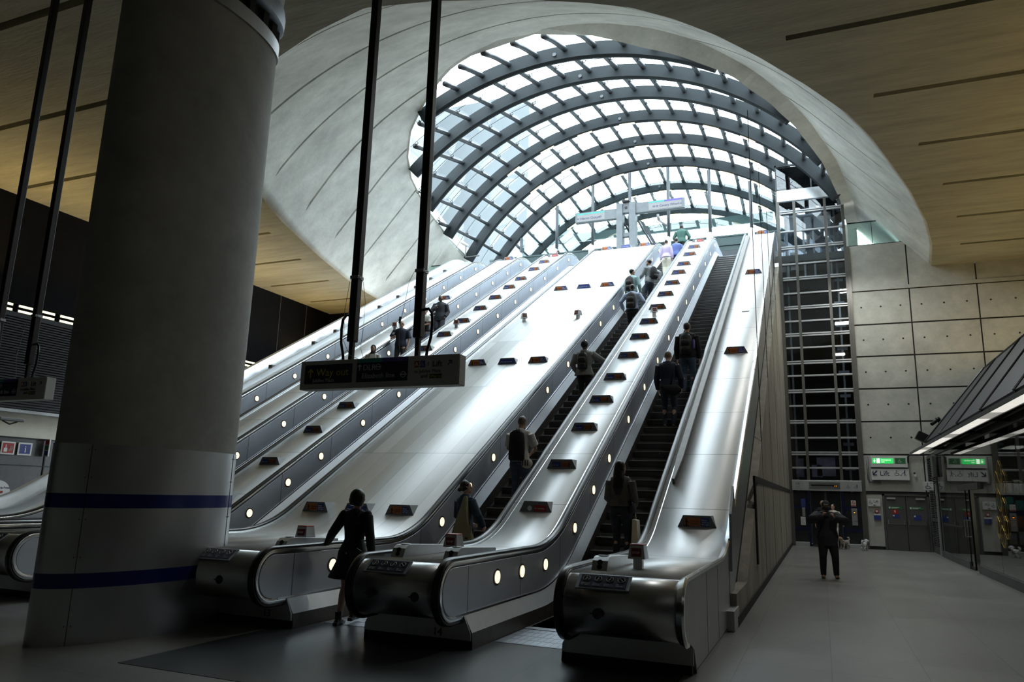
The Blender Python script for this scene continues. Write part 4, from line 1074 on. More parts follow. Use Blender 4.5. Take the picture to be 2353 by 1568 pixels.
def hanging_sign(loc, label):
    t = empty('hanging_direction_sign', loc, 0, label, 'sign')
    W, Hh = 2.25, .365
    bm = bmesh.new(); box(bm, 0, W, 0, .17, 0, Hh, bev=.006); case = obj('sign_case', bm, M['signgrey'], t)
    bm = bmesh.new(); box(bm, 1.99+.2, 2.2+.055, .01, .16, .01, Hh-.01); obj('end_cap', bm, M['signgrey'], case)
    bm = bmesh.new(); box(bm, .07, .78, -.006, 0, .07, .31); p = obj('way_out_panel', bm, M['navy'], t)
    arrow(p, .165, .20, .055, M['ytext']); text_obj('Way out', .135, M['ytext'], p, (.25, -.008, .165)); text_obj('Jubilee Plaza', .066, M['gtext'], p, (.20, -.008, .09))
    bm = bmesh.new(); box(bm, .85, 1.57, -.006, 0, .07, .31); p = obj('line_panel', bm, M['navy'], t)
    bm = bmesh.new(); box(bm, .85, 1.21, -.007, 0, .312, .36); obj('teal_band', bm, M['teal'], p)
    bm = bmesh.new(); box(bm, 1.21, 1.57, -.007, 0, .312, .36); obj('purple_band', bm, M['purple'], p)
    arrow(p, .895, .25, .035, M['wtext']); text_obj('DLR', .10, M['gtext'], p, (.94, -.008, .215)); roundel(p, 1.16, .25, .033, M['gtext'])
    text_obj('Elizabeth line', .088, M['gtext'], p, (.93, -.008, .115)); roundel(p, 1.515, .145, .033, M['gtext'])
    for k, m_ in enumerate(('red', 'blue', 'white')):
        bm = bmesh.new(); box(bm, 1.66+k*.078, 1.722+k*.078, -.006, 0, .22, .30); q = obj('symbol_tile', bm, M[m_], t)
        if k == 0: text_obj('A', .075, M['wtext'], q, (1.667, -.008, .235))
        if k == 1: pictos(M['wtext'], q, 1.765, -.008, .235, .05)
        if k == 2: walker(M['ntext'], q, 1.848, -.008, .235, .05)
    text_obj('Lift', .10, M['ntext'], t, (1.90, -.003, .225)); arrow(t, 2.13, .26, .035, M['ntext'], pi/4, -.005)
    text_obj('to Jubilee Plaza', .058, M['ntext'], t, (1.66, -.003, .155)); text_obj('and', .066, M['ntext'], t, (1.75, -.003, .095))
    bm = bmesh.new(); box(bm, 1.87, 2.03, -.005, 0, .085, .135); q = obj('way_out_tile', bm, M['mast'], t); text_obj('Way out', .045, M['ytext'], q, (1.88, -.007, .095))
    for x in (.69, 1.64):
        bm = bmesh.new(); box(bm, x-.028, x+.028, .055, .115, Hh, .70, bev=.006); p = obj('pole', bm, M['mast'], t)
        bm = bmesh.new(); box(bm, x-.052, x+.052, .03, .14, .60, 11.0-loc[2]+.02, bev=.012); obj('pole_sleeve', bm, M['mast'], p)
        bm = bmesh.new(); box(bm, x-.06, x+.06, .02, .15, 1.42, 1.46); tube(bm, [(x+.05, .05, 1.44), (x+.09, .05, 1.46), (x+.10, .05, 1.42), (x+.06, .05, 1.43)], .006, 4); obj('clamp', bm, M['steel_dark'], p)
        sg = -1 if x < 1 else 1
        bm = bmesh.new(); tube(bm, [(x+sg*.04, .09, .95), (x+sg*.12, .09, .96), (x+sg*.17, .09, .90), (x+sg*.18, .09, .78), (x+sg*.17, .09, .60), (x+sg*.13, .09, .45), (x+sg*.12, .09, Hh)], .018, 8); obj('conduit', bm, M['mast'], p, True)
    bm = bmesh.new()
    tube(bm, [(.75, .02, 1.44), (.85, .0, 1.35), (.90, 0, 1.1), (.90, 0, .8), (.88, 0, .5), (.9, .05, Hh)], .0035, 4)
    tube(bm, [(.64, .02, 1.43), (.60, 0, 1.0), (.62, 0, .6), (.72, 0, .42), (.84, .05, Hh)], .0035, 4)
    tube(bm, [(1.58, .02, 1.44), (1.52, 0, 1.3), (1.47, 0, 1.0), (1.42, 0, .75), (1.42, .05, Hh)], .0035, 4)
    tube(bm, [(1.425, 0, .86), (1.415, 0, .78)], .014, 5)
    obj('wire', bm, M['steel_dark'], t)
    return t
M['signgrey'] = mat('sign_case_grey', (.50, .50, .47), .45, nscale=6, nvar=.05)
hanging_sign((-6.05, 7.5, 2.915), 'big hanging direction sign on two poles in front of the escalators')
hanging_sign((-13.78, 8.0, 2.99), 'hanging direction sign partly cut by the left edge of the photo, beyond the column')

# sign gantry on the landing
def gantry():
    t = empty('sign_gantry', (-8.3, 35.2, 12.2), 0, 'twin-post steel sign gantry on the landing pointing to Heron Quays and Canary Wharf', 'sign')
    for x in (-.55, .12):
        bm = bmesh.new(); box(bm, x-.16, x+.16, -.25, .25, 0, 4.35, bev=.01); obj('post', bm, M['gantry'], t)
    bm = bmesh.new(); box(bm, -.39, -.04, -.15, .15, 3.85, 4.35); box(bm, -.39, -.04, -.12, .12, 2.55, 2.75); c = obj('cross_box', bm, M['gantry'], t)
    bm = bmesh.new(); box(bm, -.29, -.15, -.16, -.15, 4.03, 4.17); obj('opening', bm, M['mast'], c)
    bm = bmesh.new(); box(bm, -.4, 0, -.3, .1, 4.40, 4.47); tube(bm, [(-.6, -.2, 4.45), (-.4, -.2, 4.55), (-.1, -.1, 4.5)], .02, 5); obj('top_fitting', bm, M['mast'], t)
    for x0, x1, z0, z1 in ((-2.95, -.71, 3.55, 4.15), (.28, 2.75, 3.72, 4.32)):
        bm = bmesh.new(); box(bm, x0, x1, -.14, .14, z0+.05, z1-.02); obj('arm', bm, M['gantry'], t)
    bm = bmesh.new(); box(bm, -2.85, -1.35, -.15, -.14, 3.63, 4.08); p = obj('heron_quays_panel', bm, M['whitelit'], t)
    bm = bmesh.new(); box(bm, -2.85, -1.35, -.155, -.14, 4.0, 4.08); obj('teal_band', bm, M['teal'], p)
    text_obj('Heron Quays', .19, M['ntext'], p, (-2.68, -.156, 3.73)); arrow(p, -2.77, 3.79, .06, M['ntext'], -pi/2, -.155); roundel(p, -1.62+.03, 3.79, .055, M['ntext'], -.155)
    bm = bmesh.new(); box(bm, .95, 2.62, -.15, -.14, 3.82, 4.27); p = obj('canary_wharf_panel', bm, M['whitelit'], t)
    bm = bmesh.new(); box(bm, .95, 1.75, -.155, -.14, 4.19, 4.27); obj('teal_band', bm, M['teal'], p)
    bm = bmesh.new(); box(bm, 1.75, 2.62, -.155, -.14, 4.19, 4.27); obj('purple_band', bm, M['purple'], p)
    text_obj('Canary Wharf', .17, M['ntext'], p, (1.50, -.156, 3.94)); arrow(p, 2.555, 3.99, .05, M['ntext'], pi/2, -.155); roundel(p, 1.22, 3.99, .05, M['ntext'], -.155); roundel(p, 1.38, 3.99, .05, M['ntext'], -.155)
    for x in (-.30, .45):
        bm = bmesh.new()
        for k in range(3): tube(bm, [(x-.02+k*.05, .2+k*.1, 3.45), (x+1.45+k*.05, 1.2+k*.1, .6)], .035, 6)
        tube(bm, [(x-.12, .2, 3.45), (x+1.35, 1.2, .6)], .06, 6)
        obj('stay_bar', bm, M['rail_steel'], t)
    c = empty('security_camera', (-6.6, 34.6, 15.05), 0, 'white security camera on the landing right of the sign gantry', 'camera')
    bm = bmesh.new(); tube(bm, [(-.2, 0, .5), (-.15, 0, .2)], .07, 8); tube(bm, [(-.15, 0, .2), (.25, 0, -.15)], [.06, .05], 8); tube(bm, [(-.5, 0, .15), (-.2, 0, .1), (0, 0, -.2)], .02, 5); obj('camera_body', bm, M['louvre'], c, True)
    c = empty('security_camera', (-15.6, 31.2, 13.6), 0, 'white security camera on a bent bracket beside the lowest left arch', 'camera')
    bm = bmesh.new(); tube(bm, [(-.35, 0, .35), (.0, 0, .12)], [.09, .07], 8); obj('camera_body', bm, M['white'], c, True)
    bm = bmesh.new(); tube(bm, [(-.1, 0, .2), (-.1, 0, -.45), (.6, .1, -.42)], .03, 6); obj('bracket', bm, M['louvre'], c)
M['gantry'] = mat('gantry_steel', (.13, .145, .155), .45, .3, nscale=3, nvar=.15)
M['whitelit'] = mat('backlit_white_panel', (.16, .165, .17), .5, emit=(.95, .97, 1), estr=.12)
gantry()

# ================================================================ DECK NOTICES, STOP BUTTONS, CONTROL HOUSINGS
def notice_parts(kind):
    res = []
    def add(name, build, m):
        bm = bmesh.new(); build(bm); bmesh.ops.recalc_face_normals(bm, faces=bm.faces); me = D.meshes.new(name); bm.to_mesh(me); bm.free()
        for x in m if isinstance(m, list) else [m]: me.materials.append(x)
        res.append((name, me))
    def body(bm):
        f = [bm.verts.new(p) for p in ((-.30, 0, -.02), (.30, 0, -.02), (.20, 0, .185), (-.20, 0, .185))]
        b = [bm.verts.new(p) for p in ((-.26, .30, .155), (.26, .30, .155), (.20, .32, .185), (-.20, .32, .185))]
        bm.faces.new(f); bm.faces.new(b)
        for i in range(4): bm.faces.new((f[i], f[(i+1) % 4], b[(i+1) % 4], b[i]))
        u = [bm.verts.new(p) for p in ((-.30, 0, -.02), (.30, 0, -.02), (.21, -.0, -.075), (-.21, 0, -.075))]
        bm.faces.new(u)
    add('notice_body', body, M['notice_grey'])
    y = -.004
    if kind == 'A':
        add('orange_panel', lambda bm: box(bm, -.19, .05, y, 0, .03, .155), M['orange']); add('blue_panel', lambda bm: box(bm, .055, .185, y, 0, .03, .155), M['blue'])
    elif kind == 'B':
        add('blue_panel', lambda bm: box(bm, -.18, -.01, y, 0, .045, .135), M['blue']); add('orange_panel', lambda bm: box(bm, -.005, .17, y, 0, .045, .135), M['orange'])
    elif kind == 'C': add('blue_panel', lambda bm: box(bm, -.20, .20, y, 0, .03, .15), M['blue'])
    else: add('red_panel', lambda bm: box(bm, -.03, .19, y, 0, .02, .125), M['red']); add('symbol_panel', lambda bm: (disc(bm, (-.10, y, .07), .04, 'Y', .006), ), M['wtext'])
    return res
_np = {k: notice_parts(k) for k in 'ABCD'}
def icon_mesh(name, x, z, s):
    bm = bmesh.new(); ball(bm, (x, -.006, z+.045*s), .010*s, 8, 5); tube(bm, [(x, -.006, z+.034*s), (x, -.006, z)], .011*s, 6); tube(bm, [(x, -.006, z), (x, -.006, z-.04*s)], .010*s, 6); tube(bm, [(x-.04*s, -.006, z-.04*s), (x+.03*s, -.006, z-.04*s)], .005*s, 4); tube(bm, [(x, -.006, z+.025*s), (x+.03*s, -.006, z-.0)], .005*s, 4)
    bmesh.ops.scale(bm, vec=(1, .2, 1), space=Matrix.Translation((0, .006, 0)), verts=bm.verts); me = D.meshes.new(name); bm.to_mesh(me); bm.free(); me.materials.append(M['mast']); return me
_ic = {'A': icon_mesh('figure_symbol', -.15, .08, 1.1), 'B': icon_mesh('figure_symbol', .145, .085, .85)}
def notice(x, y, kind, label, group):
    z = on_path(.055, y)
    t = empty('deck_notice', (x, y, z), 0, label, 'notice', group)
    for name, me in _np[kind]:
        o = D.objects.new(name, me); COL.objects.link(o); o.parent = t
        if kind in _ic and name == 'orange_panel':
            i = D.objects.new('figure_symbol', _ic[kind]); COL.objects.link(i); i.parent = o
            text_obj('Hold the\nhandrail', .034, M['mast'], o, ((-.09 if kind == 'A' else .01), -.006, .09))
        if name == 'blue_panel': text_obj('Please\nstand on\nthe right' if kind == 'A' else ('Keep clear' if kind == 'B' else 'Please stand on the right'), .032 if kind != 'C' else .034, M['wtext'], o, ((.07 if kind == 'A' else -.19), -.006, .108 if kind == 'A' else .07))
        if name == 'red_panel': text_obj('No smoking', .034, M['wtext'], o, (-.015, -.006, .06))
    return t
NY = [11.65, 12.96, 14.37, 15.63, 16.83, 18.16, 19.49, 20.72, 22.03, 23.38, 24.67, 26.01, 27.22, 28.72, 29.98, 31.18]
WH = ['lowest', 'second lowest', 'third lowest', 'fourth from the foot', 'fifth from the foot', 'sixth from the foot', 'seventh from the foot', 'eighth from the foot', 'ninth from the foot', 'seventh from the top', 'sixth from the top', 'fifth from the top', 'fourth from the top', 'third from the top', 'second from the top', 'topmost']
for i, y in enumerate(NY):
    notice(-4.38, y, 'D' if i in (0, 15) else 'B', 'wedge notice on the deck marked 14, '+WH[i]+' of its row', 'notices up the deck marked 14')
    notice(-11.09, y, 'D' if i in (0, 15) else 'B', 'wedge notice on the narrow left deck, '+WH[i]+' of its row', 'notices up the narrow left deck')
for i, y in enumerate((11.42, 18.12, 25.15, 31.6)):
    for j, x in enumerate((-8.62, -7.72, -6.83)):
        notice(x, y, 'C' if j == 1 else 'A', '%s notice of the %s row of three on the wide deck' % (('left orange and blue', 'middle all-blue', 'right orange and blue')[j], ('lowest', 'second lowest', 'second highest', 'highest')[i]), 'notices in threes on the wide deck')
for i, y in enumerate((11.42, 18.15, 25.2, 31.61)):
    notice(-1.73, y, 'A', 'orange and blue notice on the rightmost deck, %s of four' % ('lowest', 'second lowest', 'second highest', 'highest')[i], 'notices on the rightmost deck')
for y, lab in ((25.2, 'lone orange notice behind the people on the descending escalator'), (31.6, 'orange notice at the top of the second deck from the left'), (18.1, 'orange notice low on the second deck from the left, behind the hanging sign')):
    notice(-13.55, y, 'A', lab, 'notices on the second deck from the left')

def stop_button(x, y, label, low, rz=0):
    z = on_path(.055, y)
    t = empty('stop_button', (x, y, z), rz, label, 'stop button', 'emergency stop posts on the decks')
    bm = bmesh.new(); box(bm, -.05, .05, -.04, .05, -.06, .15, bev=.006); obj('post', bm, M['steel'], t)
    bm = bmesh.new()
    f = [(-.095, -.10, .12), (.095, -.10, .12), (.095, .10, .12), (-.095, .10, .12), (-.075, -.08, .27), (.075, -.08, .27), (.075, .08, .27), (-.075, .08, .27)]
    vs = [bm.verts.new(p) for p in f]
    for q in ((0, 1, 2, 3), (4, 5, 6, 7), (0, 1, 5, 4), (1, 2, 6, 5), (2, 3, 7, 6), (3, 0, 4, 7)): bm.faces.new([vs[i] for i in q])
    h = obj('head', bm, M['steel_clad'], t)
    bm = bmesh.new(); box(bm, -.078, .078, -.083, .083, .262, .278, bev=.006); obj('red_cap', bm, M['red'], h)
    bm = bmesh.new(); box(bm, -.055, .055, -.102, -.085, .145, .235); w_ = obj('window', bm, M['darkred'], h); text_obj('STOP', .035, M['wtext'], w_, (-.045, -.104, .175))
M['darkred'] = mat('dark_red_window', (.16, .015, .01), .3, nscale=8, nvar=.2)
stop_button(-6.27-.35, 8.6, 'emergency stop post with red cap at the foot of the wide deck', True)
stop_button(-4.25, 8.45, 'emergency stop post with red cap at the foot of the deck marked 14', True)
stop_button(-1.91, 8.35, 'emergency stop post at the foot of the rightmost deck', True)
stop_button(-8.7, 21.73, 'emergency stop post halfway up the wide deck, left of the pair', False, .6); stop_button(-6.83, 21.66, 'emergency stop post halfway up the wide deck, right of the pair', False, -.4)
stop_button(-4.36, 21.41, 'emergency stop post halfway up the deck marked 14', False, .4); stop_button(-11.08, 21.55, 'emergency stop post halfway up the narrow left deck', False, .3); stop_button(-13.62, 21.76, 'emergency stop post behind the man in sunglasses', False, .3)

def housing(x, label):
    t = empty('sensor_housing', (x, 7.85, ZB-.055), 0, label, 'sensor housing', 'wedge housings beside the newels')
    bm = bmesh.new(); poly_x(bm, [(0, 0), (.06, .11), (.12, .145), (.2, .15), (1.15, .10), (1.15, 0)], -.085, .085); obj('cover', bm, M['steel'], t, False)
    bm = bmesh.new(); R = Matrix.Rotation(-1.1, 3, 'X')
    for dz in (0, .055):
        g = bmesh.ops.create_cone(bm, cap_ends=True, segments=16, radius1=.028, radius2=.028, depth=.008)
        for v in g['verts']: v.co = Vector((0, .028-.003+dz*.42, .048+dz*.85))+Matrix.Rotation(pi/2-.48, 3, 'X') @ v.co
    obj('key_switch', bm, M['lampring'], t)
    bm = bmesh.new(); disc(bm, (0, .2, .152), .06, 'Z', .012); obj('cap', bm, M['steel_bright'], t)
for x, lab in ((-6.44, 'steel wedge housing beside the right newel of the wide deck'), (-4.70, 'steel wedge housing at the left newel of the deck marked 14'), (-4.00, 'steel wedge housing at the right newel of the deck marked 14'),
               (-2.22, 'steel wedge housing at the newel of the rightmost deck'), (-9.0, 'steel wedge housing at the left newel of the wide deck, behind the column')):
    housing(x, lab)
def safety_plate(x, label):
    a = radians(128); r = NR-.045
    t = empty('safety_plate', (x, NY0+r*cos(a), ZB-NR+r*sin(a)), 0, label, 'notice', 'blue safety plates on the newel fronts')
    t.rotation_euler = (radians(-52)+pi/2-pi/2, 0, 0); t.rotation_euler = (radians(38), 0, 0)
    bm = bmesh.new(); box(bm, -.27, .27, -.10, .10, 0, .018, bev=.004); b_ = obj('plate_frame', bm, M['steel_dark'], t)
    bm = bmesh.new(); box(bm, -.235, .235, -.082, .082, .018, .021); p = obj('plate', bm, M['navy'], t)
    for k in range(4):
        c = Vector((-.175+k*.117, .032, .024))
        bm = bmesh.new(); tube(bm, [c+Vector((.034*cos(u), .034*sin(u), 0)) for u in [2*pi*j/16 for j in range(17)]], .0035, 4)
        if k < 3: tube(bm, [c+Vector((-.01, -.022, 0)), c+Vector((.004*k, .012, 0))], .006, 4); ball(bm, c+Vector((.004*k, .02, 0)), .006, 6, 4); tube(bm, [c+Vector((0, .005, 0)), c+Vector((.015, -.01, 0))], .004, 4)
        else: tube(bm, [c+Vector((-.024, .024, 0)), c+Vector((.024, -.024, 0))], .0035, 4)
        obj('pictogram', bm, M['wtext'], p)
        bm = bmesh.new(); box(bm, c.x-.048, c.x+.048, -.068, -.022, .021, .0225); q = obj('caption_box', bm, M['gtextd'], p)
        text_obj(('Stand on\nthe right', 'Hold\nhandrail', 'Carry\ndogs', 'No\nsmoking')[k], .020, M['wtext'], q, (c.x-.042, -.04, .0235), rot=(0, 0, 0), ext=.0005)
M['gtextd'] = mat('caption_grey_blue', (.05, .06, .12), .5, nscale=20, nvar=.05)
safety_plate(-6.93, 'blue safety plate on the newel front of the wide deck'); safety_plate(-4.48, 'blue safety plate on the newel front marked 14'); safety_plate(-2.02, 'blue safety plate on the newel front of the rightmost deck'); safety_plate(-11.2, 'blue safety plate on the far left newel front beyond the column')

# small reader plate on the right deck
bm = bmesh.new(); box(bm, -.1, .1, -.05, .05, 0, .03, bev=.005); o = obj('reader_plate', bm, M['white']); o.location = (-1.72, 21.3, on_path(.055, 21.3)); o.rotation_euler = (pi/6, 0, 0); tag(o, 'small white plate stuck on the upper part of the rightmost deck', 'plate')

# ================================================================ LEFT SIDE: equipment wall, strip lights
def left_side():
    t = empty('equipment_wall', (-20, 14, 0), 0, 'dark equipment wall with a cream band and louvres at the left edge', 'wall unit')
    bm = bmesh.new(); box(bm, -3.9, -.02, -13, 17.5, 0, 2.80); obj('panelling', bm, M['darkpanel'], t)
    bm = bmesh.new(); box(bm, -.02, 0, -13, 17.5, 2.80, 2.84); box(bm, -.02, 0, -13, 17.5, 2.08, 2.10)
    for y in (-1.5, .18, 2, 4): box(bm, -.025, .002, y, y+.03, 0, 2.8)
    obj('panel_joint', bm, M['mast'], t)
    bm = bmesh.new(); box(bm, -.5, -.2, -13, 17.5, 2.84, 3.48); obj('cream_band', bm, M['cream'], t)
    bm = bmesh.new(); box(bm, -.6, .15, -13, 17.5, 3.48, 3.56); obj('edge_trim', bm, M['steel_clad'], t)
    bm = bmesh.new(); box(bm, -3.9, -.1, -13, 17.5, 3.56, 6.2)
    for k in range(36): box(bm, -.1, 0, -13, 17.5, 3.6+k*.07, 3.64+k*.07)
    obj('louvre_bank', bm, M['louvredark'], t)
    area_light('cove_light', (-20.05, 12, 3.46), (.1, 0, -1), .15, 8, 5, (1, .95, .75))
    def pl(name, y0, y1, z0, z1, m, label, cat):
        bm = bmesh.new(); cy, cz = (y0+y1)/2, (z0+z1)/2; box(bm, 0, .02, y0-cy, y1-cy, z0-cz, z1-cz, bev=.004); o = obj(name, bm, M[m]); o.location = (-20, cy, cz); tag(o, label, cat); return o
    o = pl('fire_point_sign', 12.93, 13.30, 2.36, 2.70, 'white', 'red and white fire point sign with a hand and flames at the left edge', 'sign')
    bm = bmesh.new(); box(bm, .02, .023, -.15, .15, -.13, .13); q = obj('red_field', bm, M['red'], o)
    bm = bmesh.new(); box(bm, .023, .026, -.11, -.02, -.1, .0); box(bm, .023, .026, -.075, -.05, 0, .09)
    for k in range(3): tube(bm, [(.024, .02+k*.035, -.08), (.024, .05+k*.03, -.01), (.024, .03+k*.03, .07)], .008, 4)
    obj('hand_and_flames', bm, M['wtext'], q)
    o = pl('information_sign', 13.38, 13.77, 2.36, 2.70, 'white', 'blue and white information sign with a letter i near the left edge', 'sign')
    bm = bmesh.new(); box(bm, .02, .023, -.15, .15, -.13, .13); q = obj('blue_field', bm, M['blue'], o); text_obj('i', .26, M['wtext'], q, (.025, -.02, -.09), (pi/2, 0, pi/2))
    t2 = empty('projecting_sign', (-19.9, 14.15, 2.6), 0, 'narrow projecting sign with red, green and blue squares beside the column', 'sign')
    bm = bmesh.new(); box(bm, -.08, .08, -.02, .02, -.24, .24, bev=.004); obj('sign_board', bm, M['white'], t2)
    for z, m_ in ((.09, 'red'), (-.06, 'greend'), (-.21, 'blue')):
        bm = bmesh.new(); box(bm, -.07, .07, -.024, -.02, z, z+.13); obj('square', bm, M[m_], t2)
    t3 = empty('help_point', (-19.97, 13.0, 1.35), 0, 'round white help point with coloured buttons at the left edge', 'help point')
    bm = bmesh.new(); disc(bm, (0, 0, 0), .33, 'X', .06, 40); f = obj('face', bm, M['white'], t3)
    for z, m_ in ((.03, 'red'), (-.09, 'greend'), (-.19, 'blue')):
        bm = bmesh.new(); disc(bm, (.035, .10-(.0), z), .035, 'X', .02); obj('button', bm, M[m_], t3)
    text_obj('Help Point', .075, M['ntext'], t3, (.033, -.02, .12), (pi/2, 0, pi/2))
    c = empty('security_camera', (-19.6, 12.9, 3.25), 0, 'flat security camera under the cream band at the left edge', 'camera')
    bm = bmesh.new(); box(bm, -.06, .06, -.4, .25, -.04, .05, bev=.02); obj('camera_body', bm, M['louvre'], c)
    bm = bmesh.new(); tube(bm, [(0, -.3, -.04), (0, -.1, -.12), (0, .1, -.04)], .02, 6); box(bm, -.3, 0, -.3, -.25, -.02, .02); obj('bracket', bm, M['mast'], c)
    y = 11.0; k = 0
    while y < 30:
        for z0 in (7.10, 7.27):
            u = empty('tube_light', (-24.15, y, z0), 0, 'bright yellow tube light in the double row high on the black left wall', 'light', 'double row of tube lights on the left wall')
            bm = bmesh.new(); box(bm, -.05, .10, 0, 1.30, -.015, .085); obj('housing', bm, M['mast'], u)
            bm = bmesh.new(); box(bm, .10, .12, .03, 1.27, 0, .07); obj('tube', bm, M['tube'], u)
        y += 1.45; k += 1
    # wall panel joints on the upper left wall
    bm = bmesh.new()
    for y in range(-8, 32, 2): box(bm, -24.2, -24.18, y, y+.03, 7.6, 11)
    struct('trim_6', bm, M['darkpanel'])
M['louvredark'] = mat('louvre_black', (.008, .008, .009), .6, 0, nscale=3, nvar=.1)
left_side()

# ================================================================ PEOPLE
def pm(name, col, rough=.75, **k): 
    if name not in M: M[name] = mat(name, col, rough, nscale=k.pop('nscale', 14), nvar=k.pop('nvar', .14), **k)
    return M[name]
SKIN = {'light': pm('skin_light', (.50, .31, .23), .55, nvar=.05), 'tan': pm('skin_tan', (.36, .21, .14), .55, nvar=.05), 'dark': pm('skin_dark', (.075, .042, .03), .5, nvar=.08)}
def lerp(a, b, t): return a+(b-a)*t
def ik(S, W, a, b, pole):
    S, W = Vector(S), Vector(W); d = W-S; L = min(d.length, (a+b)*.995); u = d.normalized()
    W2 = S+u*L; x = (a*a-b*b+L*L)/(2*L); h = sqrt(max(a*a-x*x, 0)); p = Vector(pole); p = p-u*p.dot(u); p.normalize()
    return S+u*x+p*h, W2
def remesh(o, v, it=3):
    m_ = o.modifiers.new('r', 'REMESH'); m_.mode = 'VOXEL'; m_.voxel_size = v; m_.use_smooth_shade = True
    s_ = o.modifiers.new('s', 'SMOOTH'); s_.factor = .5; s_.iterations = it
    dg = bpy.context.evaluated_depsgraph_get(); e = o.evaluated_get(dg)
    me = D.meshes.new_from_object(e); old = o.data; o.modifiers.clear(); o.data = me; D.meshes.remove(old)
    me.polygons.foreach_set('use_smooth', [True]*len(me.polygons))
def hand(bm, E, W, h, curl=.5, palm=(0, 0, 1), spread=.10, side=1, point=None):
    """palm, four bent fingers of unequal length and a thumb from the side of the palm"""
    d = (Vector(point) if point else (W-E)).normalized(); n = Vector(palm); n = n-d*n.dot(d); n.normalize(); c = d.cross(n)*side  # c: towards the thumb
    s = h/1.75
    k = W+d*.085*s
    tube(bm, [W-d*.02*s, W+d*.02*s, W+d*.055*s, k], [(.024*s, .018*s), (.032*s, .017*s), (.041*s, .016*s), (.041*s, .014*s)], 10, ref=c)
    for i, (off, L) in enumerate(((.030, .074), (.010, .082), (-.010, .076), (-.030, .060))):
        p = k+c*off*s-d*.006*s; pts = [p]; a = 0; q = d+c*(off*spread*4); q.normalize()
        for j, f in enumerate((.44, .32, .24)):
            a += curl*(.8, 1.0, .7)[j]; v = q*cos(a)+n*sin(a); p = p+v*L*f*s; pts.append(p)
        tube(bm, pts, [.0098*s, .0092*s, .0085*s, .0065*s], 7)
    p = W+d*.025*s+c*.026*s; v1 = (d*.75+c*.75+n*.25).normalized(); v2 = (d*.95+c*.15+n*(.3+curl*.3)).normalized()
    tube(bm, [p-v1*.012*s, p+v1*.03*s, p+v1*.03*s+v2*.03*s, p+v1*.03*s+v2*.055*s], [.014*s, .0125*s, .0105*s, .008*s], 7)
TORSO = [(.47, .080, .062, 0), (.53, .094, .068, 0), (.575, .086, .062, .002), (.62, .076, .054, .004), (.68, .083, .058, .002), (.74, .094, .062, .0), (.785, .098, .058, -.004), (.815, .085, .048, -.004), (.835, .045, .036, -.004)]
FTORSO = [(.47, .084, .064, 0), (.53, .094, .070, -.003), (.575, .080, .058, .0), (.62, .064, .048, .004), (.68, .072, .056, .006), (.74, .082, .062, .004), (.785, .083, .052, -.002), (.815, .070, .042, -.004), (.835, .036, .032, -.004)]
